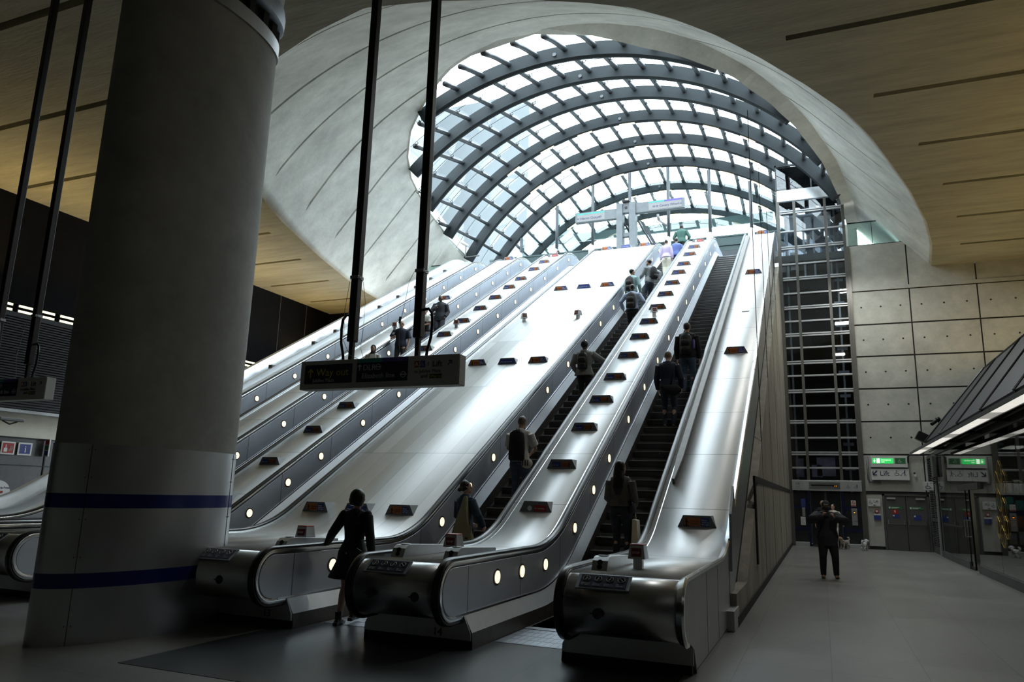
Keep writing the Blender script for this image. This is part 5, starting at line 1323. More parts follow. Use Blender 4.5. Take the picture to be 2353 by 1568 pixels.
def person(loc, rz, h, label, top, legs, hair, skin='light', female=False, pose=None, voxel=.013, shoes=None, group=None):
    """top: dict(col, sleeve, hem, loose) ; legs: dict(col, kind) ; hair: dict(col, style)"""
    P = dict(lh=(-.16, .06, .47), rh=(.16, .06, .47), lf=(-.055, .02), rf=(.055, -.02), lpole=(-.6, -1, -.1), rpole=(.6, -1, -.1), head=(0, 0), lcurl=.45, rcurl=.45, lean=0, lz=0, rz=0, twist=0, lpalm=(1, 0, 0), rpalm=(-1, 0, 0), lpoint=None, rpoint=None)
    P.update(pose or {})
    root = empty('person', loc, rz, label, 'person', group)
    T = FTORSO if female else TORSO; sh = .098 if female else .112
    def v(x, y, z): return Vector((x*h, y*h, z*h))
    lean = P['lean']
    def tl(z): return lean*max(0, z-.53)       # forward lean of the upper body
    S = {-1: v(-sh, tl(.80)-.004, .798), 1: v(sh, tl(.80)-.004, .798)}
    ax = {}; 
    for s_, hk, pk in ((-1, 'lh', 'lpole'), (1, 'rh', 'rpole')):
        W = v(*P[hk]); E_, W_ = ik(S[s_], W, .172*h, .148*h, P[pk]); ax[s_] = (E_, W_)
    F = {}
    for s_, fk, zk in ((-1, 'lf', 'lz'), (1, 'rf', 'rz')):
        A = v(P[fk][0], P[fk][1], .045+P[zk]); K, A_ = ik(v(s_*.052, 0, .515), A, .245*h, .24*h, (s_*.15, 1, 0)); F[s_] = (K, A)
    hy, hp = P['head']; Hm = Matrix.Translation(v(0, tl(.86)+.002, .862)) @ Matrix.Rotation(hy, 4, 'Z') @ Matrix.Rotation(-hp, 4, 'X')
    def hv(x, y, z): return Hm @ v(x, y, z-.862)
    def torso_tube(bm, z0, z1, k=0, flare=None, n=16):
        zs = [z0]+[t[0] for t in T if z0 < t[0] < z1]+[z1]; pts = []; rad = []
        for z in zs:
            rx = interp(z, [t[0] for t in T], [t[1] for t in T]); ry = interp(z, [t[0] for t in T], [t[2] for t in T]); yo = interp(z, [t[0] for t in T], [t[3] for t in T])
            if flare and z < .62: f = (.62-z)/(.62-z0); rx = lerp(rx, flare[0], f*f); ry = lerp(ry, flare[1], f*f)
            pts.append(v(0, yo+tl(z), z)); rad.append((rx*h+k, ry*h+k))
        tube(bm, pts, rad, n, ref=(1, 0, 0))
    # ---- body: one continuous skin
    bm = bmesh.new()
    torso_tube(bm, .47, .835, -.006)
    tube(bm, [S[-1]+v(.015, 0, -.01), v(0, tl(.82)-.004, .812), S[1]+v(-.015, 0, -.01)], [.030*h, .038*h, .030*h], 10)
    tube(bm, [v(0, tl(.8)-.004, .80), v(0, tl(.85), .85), hv(0, .004, .90)], [.036*h, .030*h, .029*h], 12)
    hs = 1.0 if not female else .95
    ball(bm, (0, 0, 0), 1, 18, 12, Hm @ Matrix.Translation(v(0, .002, .935-.862)) @ Matrix.Diagonal((.044*h*hs, .054*h*hs, .058*h*hs, 1)))
    ball(bm, (0, 0, 0), 1, 14, 9, Hm @ Matrix.Translation(v(0, .018, .905-.862)) @ Matrix.Diagonal((.033*h*hs, .038*h*hs, .036*h*hs, 1)))
    tube(bm, [hv(0, .052, .936), hv(0, .062, .921), hv(0, .054, .915)], [.006*h, .0095*h, .007*h], 8)     # nose
    tube(bm, [hv(-.018, .044, .942), hv(0, .051, .944), hv(.018, .044, .942)], [.006*h, .006*h, .006*h], 6)   # brow
    tube(bm, [hv(-.013, .050, .902), hv(0, .056, .902), hv(.013, .050, .902)], [.0035*h, .0055*h, .0035*h], 6)  # lips
    ball(bm, hv(0, .044, .884), .014*h, 8, 6)                                                                  # chin
    for s_ in (-1, 1): ball(bm, (0, 0, 0), 1, 8, 6, Hm @ Matrix.Translation(v(s_*.045*hs, -.002, .925-.862)) @ Matrix.Diagonal((.008*h, .012*h, .018*h, 1)))
    for s_ in (-1, 1):
        E_, W_ = ax[s_]
        tube(bm, [S[s_], lerp(S[s_], E_, .35), E_, lerp(E_, W_, .3), W_], [.030*h, .027*h, .021*h, .0215*h, .0145*h], 10)
        hand(bm, E_, W_, h, P['lcurl'] if s_ < 0 else P['rcurl'], P['lpalm'] if s_ < 0 else P['rpalm'], side=-s_, point=P['lpoint'] if s_ < 0 else P['rpoint'])
        K, A = F[s_]
        tube(bm, [v(s_*.050, 0, .53), lerp(v(s_*.052, 0, .515), K, .45), K, lerp(K, A, .3)+v(0, -.008, 0), A], [.052*h, .044*h, .031*h, .031*h, .019*h], 12)
        tube(bm, [A+v(0, -.03, -.022), A+v(0, .02, -.02), A+v(s_*.008, .085, -.033)], [(.020*h, .022*h), (.022*h, .024*h), (.022*h, .010*h)], 10, ref=(1, 0, 0))
    body = obj('body', bm, SKIN[skin], root); remesh(body, voxel)
    body.data.materials.clear(); body.data.materials.append(SKIN[skin])
    # ---- eyes
    for s_ in (-1, 1):
        bm = bmesh.new(); ball(bm, hv(s_*.018, .046, .930), .0062*h, 8, 6); obj('eye', bm, pm('eye_dark', (.02, .015, .012), .2), body, True)
    vx = voxel*1.15
    def garment(name, build, m, it=3, parent=None):
        bm = bmesh.new(); build(bm); o = obj(name, bm, m, parent or root); remesh(o, vx, it); o.data.materials.clear(); o.data.materials.append(m); return o
    # ---- trousers / tights / legs
    if legs:
        lc = legs['m']; kind = legs.get('kind', 'trousers')
        if kind in ('trousers', 'wide'):
            w_ = legs.get('w', 1.0)
            def bl(bm):
                torso_tube(bm, .475, .60, .006)
                for s_ in (-1, 1):
                    K, A = F[s_]; a = 1.0 if kind == 'trousers' else 1.45
                    tube(bm, [v(s_*.048, 0, .54), v(s_*.052, .0, .46), lerp(v(s_*.052, 0, .515), K, .5), K, lerp(K, A, .35), A+v(0, -.004, -.008)], [.058*h, .060*h*w_, .052*h*w_*min(a, 1.15), .040*h*w_*a, .037*h*w_*a, .029*h*w_*a], 12)
            garment('trousers', bl, lc)
        if kind == 'skirt':
            garment('skirt', lambda bm: torso_tube(bm, legs.get('hem', .3), .60, .008, (.11, .09)), lc)
    # ---- top
    hem = top.get('hem', .50); lo = top.get('loose', .012)*h; slv = top.get('sleeve', 'long')
    def bt(bm):
        torso_tube(bm, hem, .838 if not top.get('collar') else .85, lo, top.get('flare'))
        tube(bm, [S[-1]+v(.01, 0, -.008), v(0, tl(.82)-.004, .815), S[1]+v(-.01, 0, -.008)], [.034*h+lo*.5, .044*h+lo*.4, .034*h+lo*.5], 12)
        for s_ in (-1, 1):
            E_, W_ = ax[s_]
            if slv == 'long': tube(bm, [S[s_], lerp(S[s_], E_, .4), E_, lerp(E_, W_, .4), lerp(E_, W_, .97)], [.034*h+lo*.8, .031*h+lo*.7, .026*h+lo*.7, .025*h+lo*.6, .019*h+lo*.5], 12)
            else: tube(bm, [S[s_], lerp(S[s_], E_, .45), lerp(S[s_], E_, .82)], [.034*h+lo*.8, .033*h+lo*.8, .032*h+lo], 12)
        if top.get('collar'): tube(bm, [v(0, tl(.84)-.002, .83), v(0, tl(.86), .862)], [.040*h, .038*h], 12)
        if top.get('hood'): tube(bm, [v(-.05, tl(.84)-.0, .835), v(-.03, tl(.84)-.05, .838), v(.03, tl(.84)-.05, .838), v(.05, tl(.84), .835)], [.016*h, .024*h, .024*h, .016*h], 10)
        if top.get('puff'):
            for s_ in (-1, 1): ball(bm, S[s_]+v(s_*.004, 0, .012), .034*h, 10, 7)
    topo = garment(top.get('name', 'jacket'), bt, top['m'])
    if top.get('band'):
        def bb(bm): torso_tube(bm, .50, .70, lo+.008)
        garment('dark_lower_half', bb, top['band'], parent=topo)
    # ---- shoes
    sm = shoes or pm('black_leather', (.012, .012, .014), .3)
    for s_ in (-1, 1):
        K, A = F[s_]
        def bs(bm):
            tube(bm, [A+v(0, -.036, -.024), A+v(0, .02, -.022), A+v(s_*.008, .06, -.030), A+v(s_*.009, .098, -.035)], [(.022*h, .021*h), (.025*h, .024*h), (.026*h, .016*h), (.018*h, .010*h)], 12, ref=(1, 0, 0))
            if legs and legs.get('boots'):
                tube(bm, [A+v(0, -.004, -.02), A+v(0, -.006, .02), A+v(0, -.008, .055)], [.027*h, .025*h, .027*h], 12)
                box(bm, A.x-.02*h, A.x+.02*h, A.y-.055*h, A.y-.02*h, A.z-.045*h, A.z-.02*h)
        garment('boot' if legs and legs.get('boots') else 'shoe', bs, sm)
    # ---- hair / headwear
    st = hair['style']; hm = hair['m']
    def sk(bm, sx=1, sy=1, sz=1, dy=-.010, dz=.012): ball(bm, (0, 0, 0), 1, 18, 12, Hm @ Matrix.Translation(v(0, dy, .938+dz*.6-.862)) @ Matrix.Diagonal((.049*h*sx*hs, .056*h*sy*hs, .058*h*sz*hs, 1)))
    def bh(bm):
        if st == 'short': sk(bm)
        elif st == 'crop': sk(bm, .95, .95, .96, -.008, .008)
        elif st == 'balding':
            ball(bm, (0, 0, 0), 1, 16, 10, Hm @ Matrix.Translation(v(0, -.016, .928-.862)) @ Matrix.Diagonal((.048*h, .046*h, .040*h, 1)))
        elif st == 'bob':
            sk(bm, 1.22, 1.16, 1.12, -.014, .012)
            tube(bm, [hv(0, -.014, .945), hv(0, -.018, .91), hv(0, -.018, .872)], [(.060*h, .054*h), (.062*h, .050*h), (.050*h, .040*h)], 16, ref=(1, 0, 0))
        elif st == 'long':
            sk(bm, 1.06, 1.06, 1.05, -.012, .010)
            tube(bm, [hv(0, -.016, .94), hv(0, -.024, .89), v(-.005, tl(.8)-.055, .82), v(-.008, tl(.74)-.075, .74), v(-.01, tl(.68)-.078, .665)], [(.052*h, .046*h), (.056*h, .038*h), (.060*h, .030*h), (.054*h, .026*h), (.026*h, .014*h)], 16, ref=(1, 0, 0))
        elif st == 'bun':
            sk(bm, 1.05, 1.05, 1.03, -.012, .008)
            ball(bm, hv(-.0, -.066, .905), .021*h, 12, 8)
        elif st == 'topbun':
            sk(bm, 1.0, 1.0, 1.0); ball(bm, hv(0, -.016, 1.003), .015*h, 10, 7)
        elif st == 'beanie':
            sk(bm, 1.08, 1.04, 1.02, -.010, .016); tube(bm, [hv(0, -.010, .925), hv(0, -.010, .945)], [(.054*h, .060*h), (.053*h, .060*h)], 16, ref=(1, 0, 0)); ball(bm, hv(0, -.016, 1.008), .015*h, 8, 6)
        elif st == 'cap':
            sk(bm, 1.04, 1.0, .98, -.004, .018); tube(bm, [hv(0, .030, .958), hv(0, .085, .948)], [(.038*h, .008*h), (.028*h, .005*h)], 12, ref=(1, 0, 0))
        elif st == 'hijab':
            sk(bm, 1.16, 1.10, 1.12, -.020, .010)
            tube(bm, [hv(0, -.018, .95), hv(0, -.012, .895), v(0, tl(.84), .862), v(0, tl(.8)+.004, .80), v(0, tl(.76)+.03, .75)], [(.052*h, .050*h), (.050*h, .046*h), (.050*h, .046*h), (.080*h, .062*h), (.05*h, .03*h)], 18, ref=(1, 0, 0))
    nm = {'beanie': 'beanie', 'cap': 'cap', 'hijab': 'headscarf'}.get(st, 'hair')
    ho = garment(nm, bh, hm, 2)
    if hair.get('beard'):
        def bb(bm):
            ball(bm, (0, 0, 0), 1, 12, 8, Hm @ Matrix.Translation(v(0, .030, .888-.862)) @ Matrix.Diagonal((.036*h, .034*h, .034*h, 1)))
        garment('beard', bb, hm, 1)
    if hair.get('glasses'):
        bm = bmesh.new()
        for s_ in (-1, 1): ball(bm, (0, 0, 0), 1, 10, 6, Hm @ Matrix.Translation(v(s_*.019, .052, .931-.862)) @ Matrix.Diagonal((.016*h, .006*h, .011*h, 1)))
        tube(bm, [hv(-.047, 0, .933), hv(-.036, .046, .934), hv(0, .057, .934), hv(.036, .046, .934), hv(.047, 0, .933)], .0025*h, 5); obj('sunglasses', bm, M['mast'], root, True)
    return root, dict(S=S, A=ax, F=F, v=v, tl=tl, hv=hv)
BLK = pm('black_cloth', (.008, .008, .010), .8); NVY = pm('navy_cloth', (.015, .02, .045), .8); DEN = pm('blue_denim', (.055, .085, .13), .8, nvar=.3); DDEN = pm('dark_denim', (.02, .028, .045), .8, nvar=.3)
GRY = pm('grey_cloth', (.22, .22, .215), .85, nvar=.12); LGRY = pm('light_grey_cloth', (.30, .32, .33), .85, nvar=.1); WHT = pm('white_cloth', (.58, .57, .54), .8, nvar=.06); PBL = pm('pale_blue_cloth', (.42, .50, .66), .8, nvar=.08)
PTL = pm('pale_teal_cloth', (.34, .50, .50), .8, nvar=.08); LIL = pm('lilac_cloth', (.50, .42, .60), .8, nvar=.06); CRM = pm('cream_cloth', (.62, .58, .48), .8, nvar=.06); BLU = pm('blue_cloth', (.12, .17, .42), .8, nvar=.1); GRN = pm('green_cloth', (.05, .12, .10), .8, nvar=.15)
KHA = pm('khaki_cloth', (.30, .23, .13), .85, nvar=.12); CNV = pm('canvas_cloth', (.34, .31, .19), .85, nvar=.12); CHR = pm('charcoal_cloth', (.035, .038, .048), .85, nvar=.3); BEI = pm('beige_knit', (.13, .12, .105), .9, nvar=.15)
HBK = pm('black_hair', (.007, .006, .006), .4, nscale=60, nvar=.5, stretch=(1, 1, .1)); HBR = pm('brown_hair', (.028, .018, .012), .45, nscale=60, nvar=.5, stretch=(1, 1, .1)); HFR = pm('fair_hair', (.12, .085, .055), .5, nscale=60, nvar=.4); HGY = pm('grey_hair', (.14, .13, .125), .5, nscale=60, nvar=.3)
BRS = pm('brown_leather', (.07, .04, .025), .4); WSH = pm('pale_shoe', (.45, .45, .42), .6)
def sz(k): return k*RISE
def sy(k): return step_y(k)+.20
E4, E5, E2 = -5.52, -3.12, -12.3

def backpack(root, J, h, m, label, w=.30, ht=.44, d=.16, z=.66, pockets=2, m2=None, lean=0):
    """rounded pack resting against the back of a person (root), a thing of its own"""
    loc = root.matrix_world if False else None
    t = empty('backpack', root.location, root.rotation_euler[2], label, 'bag')
    yb = J['tl'](z)*h-.062*h-.012-d/2; cz = z*h
    def rb(bm, x0, x1, y0, y1, z0, z1, b): box(bm, x0, x1, y0, y1, z0, z1, bev=b)
    bm = bmesh.new(); tube(bm, [(0, yb, cz-ht/2), (0, yb, cz-ht/2+.03), (0, yb, cz), (0, yb, cz+ht/2-.06), (0, yb+.01, cz+ht/2)], [(w*.42, d*.40), (w*.5, d*.5), (w*.5, d*.5), (w*.46, d*.48), (w*.28, d*.3)], 20, ref=(1, 0, 0)); o = obj('pack', bm, m, t, True, 60)
    for k in range(pockets):
        bm = bmesh.new(); zz = cz-ht*.28+k*ht*.36; tube(bm, [(0, yb-d*.42, zz-ht*.13), (0, yb-d*.50, zz-ht*.10), (0, yb-d*.50, zz+ht*.08), (0, yb-d*.42, zz+ht*.12)], [(w*.30, .02), (w*.36, .035), (w*.36, .035), (w*.30, .02)], 16, ref=(1, 0, 0)); obj('pocket', bm, m2 or m, t, True, 60)
    for s_ in (-1, 1):
        bm = bmesh.new(); x = s_*.075*h/1.75*1.0
        tl = J['tl']
        pts = [(x*.8, yb+d*.3, cz+ht/2-.05), (x, tl(.82)*h-.055*h, .80*h), (x*1.05, tl(.84)*h-.004, .866*h-.02), (x*1.1, tl(.8)*h+.062*h, .80*h), (x*1.5, tl(.7)*h+.066*h, .71*h), (x*1.75, tl(.64)*h-.01, .64*h), (x*1.2, yb+d*.3, cz-ht*.36)]
        tube(bm, pts, [(.022, .006)]*7, 8); obj('strap', bm, m, t, True)
    bm = bmesh.new(); tube(bm, [(-.04, yb+.05, cz+ht/2-.02), (-.03, yb+.04, cz+ht/2+.035), (.03, yb+.04, cz+ht/2+.035), (.04, yb+.05, cz+ht/2-.02)], .008, 6); obj('grab_loop', bm, m, t, True)
    return t
def phone(root, p, rot=(0.9, 0, 0), label='phone', m='mast'):
    q = Matrix.Translation(root.location) @ Matrix.Rotation(root.rotation_euler[2], 4, 'Z') @ Vector(p)
    t = empty('mobile_phone', q, root.rotation_euler[2], label, 'phone'); t.rotation_euler = (rot[0], rot[1], root.rotation_euler[2]+rot[2])
    bm = bmesh.new(); box(bm, -.037, .037, -.0045, .0045, -.075, .075, bev=.003); obj('phone_case', bm, M[m], t)
    bm = bmesh.new(); box(bm, -.033, .033, -.0055, -.0045, -.068, .068); obj('phone_screen', bm, M['darkglass'], t)

# --- foreground woman in black, left hand on the wide deck's handrail
wp = (-5.70, 8.42, 0)
r, J = person(wp, radians(6), 1.70, 'person with a black bob and knee-length black coat, hand on the handrail',
    dict(m=BLK, name='coat', hem=.335, flare=(.175, .13), loose=.014, puff=True), dict(m=BLK, kind='none', boots=True), dict(style='bob', m=HBK), 'light', True,
    dict(lh=(-.285, .10, .575), lpole=(-.25, -1, -.8), lpalm=(0, .3, -1), lpoint=(-.35, .75, -.35), lcurl=.35, rh=(.175, -.02, .49), rpole=(.8, -1, 0), rcurl=1.1, rpalm=(-1, .2, 0), lf=(-.055, -.05), rf=(.0, .07), rz=.02, head=(-.35, .12), lean=.05), .0075)
def at(root, p): return Matrix.Translation(root.location) @ Matrix.Rotation(root.rotation_euler[2], 4, 'Z') @ Vector(p)
def handbag():
    W = J['A'][1][1]
    t = empty('handbag', at(r, (W.x+.03, W.y-.02, W.z-.15)), r.rotation_euler[2], 'dark leather bag carried low in the right hand of the black-coated walker', 'bag')
    bm = bmesh.new(); tube(bm, [(-.02, 0, -.34), (0, 0, -.30), (0, 0, -.12), (.0, 0, -.02)], [(.06, .11), (.075, .13), (.06, .12), (.03, .10)], 18, ref=(1, 0, 0)); obj('bag_body', bm, pm('bag_leather', (.012, .013, .018), .45), t, True, 60)
    for y in (-.06, .06):
        bm = bmesh.new(); tube(bm, [(0, y, -.05), (.01, y*.8, .07), (-.02, y*.3, .125), (-.03, 0, .09)], .008, 6); obj('bag_handle', bm, M['mast'], t, True)
    bm = bmesh.new(); box(bm, -.01, .02, .06, .13, -.10, .0); obj('tan_lining', bm, KHA, t)
    t = empty('shoulder_bag', at(r, (.09, -.125, .86)), r.rotation_euler[2], 'small black shoulder bag against the back of the black coat', 'bag')
    bm = bmesh.new(); tube(bm, [(0, 0, -.10), (0, 0, -.07), (0, .0, .04), (-.02, .0, .07)], [(.10, .03), (.13, .04), (.12, .035), (.06, .02)], 16, ref=(1, 0, 0)); obj('bag_body', bm, pm('bag_leather', (.012, .013, .018), .45), t, True, 60)
    bm = bmesh.new(); tube(bm, [(-.09, 0, .05), (-.10, .02, .20), (-.03, .03, .40), (.02, .06, .56)], .006, 6); obj('bag_strap', bm, M['mast'], t, True)
    bm = bmesh.new(); ball(bm, (-.10, -.03, .03), .014, 8, 6); obj('gold_charm', bm, M['gold'], t)
handbag()
# --- woman with the canvas tote
k = 1; r, J = person((E4-.03, sy(k)-.02, sz(k)), radians(-28), 1.70, 'person in a denim jacket with a canvas tote, lowest on the busy escalator',
    dict(m=pm('indigo_denim', (.03, .055, .09), .85, nvar=.35), name='denim_jacket', hem=.47, loose=.022, collar=True), dict(m=KHA, kind='wide'), dict(style='bun', m=HBR), 'light', True,
    dict(head=(radians(-38), 0), rh=(.135, .13, .56), rpole=(1, -.6, -.3), lh=(-.10, .14, .58), lpole=(-1, -.6, -.3)), .0095)
def tote():
    t = empty('canvas_tote', at(r, (.15, -.12, .62)), r.rotation_euler[2]+.15, 'olive canvas tote bag slung from the shoulder of the denim jacket', 'bag')
    bm = bmesh.new(); poly_y(bm, [(-.27, .20), (.18, .0), (.20, .16), (.09, .42), (.045, .82), (-.01, .82), (-.06, .66), (-.22, .30)], -.035, .035)
    bmesh.ops.bevel(bm, geom=list(bm.edges), offset=.012, segments=2, affect='EDGES'); obj('bag_body', bm, CNV, t, True, 50)
    bm = bmesh.new(); box(bm, -.13, .12, -.045, -.03, .10, .38, bev=.01, mx=Matrix.Rotation(.30, 4, 'Y')); q = obj('front_pocket', bm, CNV, t)
    bm = bmesh.new(); box(bm, .055, .12, -.05, -.044, .14, .175, mx=Matrix.Rotation(.15, 4, 'Y')); obj('maker_tag', bm, M['mast'], q)
tote()
bm = bmesh.new(); p_ = J['hv']; tube(bm, [p_(-.052, -.005, .925), p_(-.05, -.01, .97), p_(0, -.012, 1.003), p_(.05, -.01, .97), p_(.052, -.005, .925)], .010, 6); ball(bm, p_(-.053, 0, .922), .03, 10, 7); ball(bm, p_(.053, 0, .922), .03, 10, 7); obj('headphones', bm, M['mast'], r, True)
# --- man, white polo, black backpack, jeans, helmet
k = 7; r, J = person((-5.44, sy(k), sz(k)), radians(4), 1.80, 'person in a pale polo shirt and jeans with a big black backpack and a helmet',
    dict(m=WHT, name='polo_shirt', sleeve='short', hem=.50, loose=.016, collar=True), dict(m=DEN, w=1.05), dict(style='topbun', m=HFR), 'tan', False,
    dict(head=(-.35, .45), lh=(-.07, .17, .60), rh=(.08, .17, .60), lpole=(-1, -.8, -.3), rpole=(1, -.8, -.3), rf=(.06, .10), rz=.0), .011)
backpack(r, J, 1.80, BLK, 'large flat black backpack on the pale polo shirt', .33, .58, .17, .665, 0)
def helmet(p):
    t = empty('cycle_helmet', at(r, p), 0, 'cream helmet hanging from the right side of the large black backpack', 'helmet')
    bm = bmesh.new(); g = ball(bm, (0, 0, 0), (.115, .09, .10), 18, 12); obj('helmet_shell', bm, CRM, t, True)
    bm = bmesh.new()
    for x in (-.05, 0, .05): tube(bm, [(x, -.092, -.05), (x*1.1, -.10, .0), (x, -.085, .06)], [(.01, .006)]*3, 6)
    tube(bm, [(-.09, 0, .05), (-.10, .0, .16)], .006, 5); obj('helmet_strap', bm, M['mast'], t)
helmet((.20, -.16, .86))
# --- hooded man with small backpack, arm out to the rail
k = 19; r, J = person((-5.42, sy(k), sz(k)), radians(2), 1.74, 'person in a grey hooded jacket and beanie stretching a hand to the right handrail',
    dict(m=GRY, name='hooded_jacket', hem=.48, loose=.028, hood=True, flare=(.125, .085)), dict(m=BLK), dict(style='beanie', m=BLK), 'dark', False,
    dict(rh=(.34, .20, .66), rpole=(.2, -1, -.5), rpalm=(0, .2, -1), lh=(-.13, .10, .54), lpole=(-1, -1, 0)), .013)
backpack(r, J, 1.74, pm('backpack_black', (.010, .010, .012), .6), 'small black backpack with two shiny pockets on the hooded jacket', .27, .42, .15, .68, 2)
# --- pale blue shirt, brown-black backpack
k = 33; r, J = person((-5.32, sy(k), sz(k)), radians(0), 1.78, 'person in a pale blue shirt with a dark backpack, middle of the busy escalator',
    dict(m=PBL, name='shirt', hem=.52, loose=.022, collar=True), dict(m=BLK), dict(style='crop', m=HBK), 'dark', False,
    dict(lh=(-.17, .02, .53), rh=(.17, .07, .54), lpole=(-1, -.8, 0), rpole=(1, -.8, 0)), .014)
backpack(r, J, 1.78, pm('backpack_brown', (.035, .028, .03), .7), 'worn brownish-black backpack on the pale blue shirt', .32, .50, .19, .66, 2)
# --- teal shirt
k = 39; r, J = person((-5.82, sy(k), sz(k)), radians(-14), 1.76, 'person in a pale teal shirt with a dark backpack on the busy escalator',
    dict(m=PTL, name='shirt', hem=.50, loose=.020, collar=True), dict(m=NVY), dict(style='short', m=HBK), 'tan', False,
    dict(head=(-.6, 0), rh=(.16, .06, .50)), .014)
backpack(r, J, 1.76, pm('backpack_brown', (.035, .028, .03), .7), 'dark backpack with a pale trim on the pale teal shirt', .30, .50, .18, .66, 2)
# --- bearded man turned left, phone in hand
k = 42; r, J = person((-5.42, sy(k), sz(k)), radians(62), 1.80, 'bearded person in a light grey long-sleeved top turned sideways, reading a phone',
    dict(m=LGRY, name='long_sleeved_top', hem=.49, loose=.020), dict(m=DDEN), dict(style='short', m=HBK, beard=True), 'tan', False,
    dict(head=(.1, .15), lh=(-.07, .20, .62), lpole=(-.8, -1, -.4), rh=(.15, -.13, .565), rpole=(.6, -1, .2), rpalm=(0, 0, -1)), .013)
backpack(r, J, 1.80, BLK, 'black backpack on the bearded person in grey', .30, .46, .18, .68, 1)
phone(r, (-.12, .40, 1.13), (.9, 0, 0), 'phone held out by the bearded person in grey')
# --- lilac top, cream wide trousers
k = 53; person((-5.50, sy(k), sz(k)), radians(-3), 1.66, 'person in a lilac jumper and wide cream trousers near the top of the busy escalator',
    dict(m=LIL, name='jumper', hem=.52, loose=.024), dict(m=CRM, kind='wide', w=1.1), dict(style='crop', m=HBR), 'tan', True, dict(lh=(-.15, .02, .48), rh=(.15, .02, .48)), .014)
k = 54; person((-5.14, sy(k)+.02, sz(k)), 0, 1.62, 'person in a bright blue jacket half hidden behind the lilac jumper',
    dict(m=BLU, hem=.50, loose=.020), dict(m=NVY), dict(style='short', m=HBR), 'tan', False, None, .014)
k = 60; person((-5.26, sy(k)-.02, sz(k)), radians(-4), 1.78, 'person in a dark green jumper stepping off at the top of the busy escalator',
    dict(m=GRN, name='jumper', hem=.50, loose=.030, collar=True), dict(m=BLK), dict(style='crop', m=HBK), 'dark', False, dict(lh=(-.15, .12, .55), rh=(.15, .12, .55), lpole=(-1, -.6, -.2), rpole=(1, -.6, -.2), head=(0, .3)), .014)
# --- escalator 5
k = 3; r, J = person((-3.06, sy(k), sz(k)), radians(-3), 1.68, 'person with very long dark hair and knitted top low on the rightmost escalator',
    dict(m=BEI, name='knitted_top', hem=.555, loose=.026), dict(m=DDEN, w=1.0), dict(style='long', m=HBK, glasses=False), 'light', True,
    dict(head=(-.55, 0), rh=(.10, .14, .56), rpole=(.45, -1, -.4), lh=(-.09, .13, .57), lpole=(-.45, -1, -.4)), .0105)
def bagset():
    t = empty('handbag', at(r, (.20, .0, .96)), 0, 'small dark handbag at the right hip of the long-haired person', 'bag')
    bm = bmesh.new(); tube(bm, [(0, 0, -.13), (0, 0, -.08), (0, 0, .03), (0, 0, .06)], [(.05, .09), (.06, .11), (.04, .09), (.02, .06)], 16, ref=(1, 0, 0)); obj('bag_body', bm, pm('bag_leather', (.012, .013, .018), .45), t, True, 60)
    bm = bmesh.new(); tube(bm, [(0, -.07, .04), (-.03, -.09, .22), (-.06, -.075, .38), (-.07, -.0, .46), (-.06, .07, .38), (-.01, .07, .05)], .008, 6); obj('bag_strap', bm, M['mast'], t, True)
    t = empty('shopping_bag', at(r, (.235, .05, .36)), 0, 'pale shopping bag hanging beside the long-haired person', 'bag')
    bm = bmesh.new(); f = poly_y(bm, [(-.05, 0), (.06, .02), (.04, .36), (-.03, .38)], -.11, .11); obj('bag_body', bm, CRM, t)
    bm = bmesh.new(); tube(bm, [(0, -.06, .36), (0, 0, .48), (0, .06, .36)], .004, 5); obj('bag_handle', bm, CRM, t)
bagset()
k = 16; r, J = person((-3.10, sy(k), sz(k)), radians(-2), 1.78, 'person with cropped hair in a navy blazer and jeans standing below the black sweater',
    dict(m=NVY, name='blazer', hem=.46, loose=.022, collar=True), dict(m=DDEN, w=.95), dict(style='crop', m=HFR), 'light', False, dict(head=(0, .25), lh=(-.15, .08, .50), rh=(.15, .10, .52), rf=(.055, .03)), .0125, BRS)
def messenger():
    t = empty('messenger_bag', at(r, (.10, -.165, .88)), 0, 'soft black messenger bag across the back of the navy blazer', 'bag')
    bm = bmesh.new(); tube(bm, [(-.22, 0, .05), (-.10, 0, -.02), (.10, 0, -.05), (.22, .02, -.04)], [(.04, .05), (.10, .06), (.13, .07), (.05, .05)], 16, ref=(0, 0, 1)); obj('bag_body', bm, BLK, t, True, 60)
    bm = bmesh.new(); tube(bm, [(-.02, .02, .05), (.04, .04, .30), (.06, .07, .52), (.06, .12, .60)], [(.018, .005)]*4, 8); obj('bag_strap', bm, pm('backpack_black', (.010, .010, .012), .6), t, True)
messenger()
k = 21; r, J = person((-2.93, sy(k), sz(k)), radians(-1), 1.82, 'person in a black sweater and backpack, highest on the rightmost escalator',
    dict(m=BLK, name='sweater', hem=.49, loose=.024), dict(m=DEN), dict(style='short', m=HBR), 'light', False, dict(lh=(-.15, .05, .49), rh=(.15, .07, .49)), .0125)
backpack(r, J, 1.82, pm('backpack_black', (.010, .010, .012), .6), 'black backpack with straps over the black sweater', .31, .50, .18, .67, 2)
q = at(r, (.19, -.20, 1.22)); bm = bmesh.new(); tube(bm, [(0, 0, -.12), (0, 0, .08), (0, 0, .11)], [.035, .035, .018], 12); o = obj('water_bottle', bm, pm('bottle_blue', (.08, .08, .30), .3), None, True, 50); o.location = q; tag(o, 'blue bottle in the side pocket of the backpack over the black sweater', 'bottle')
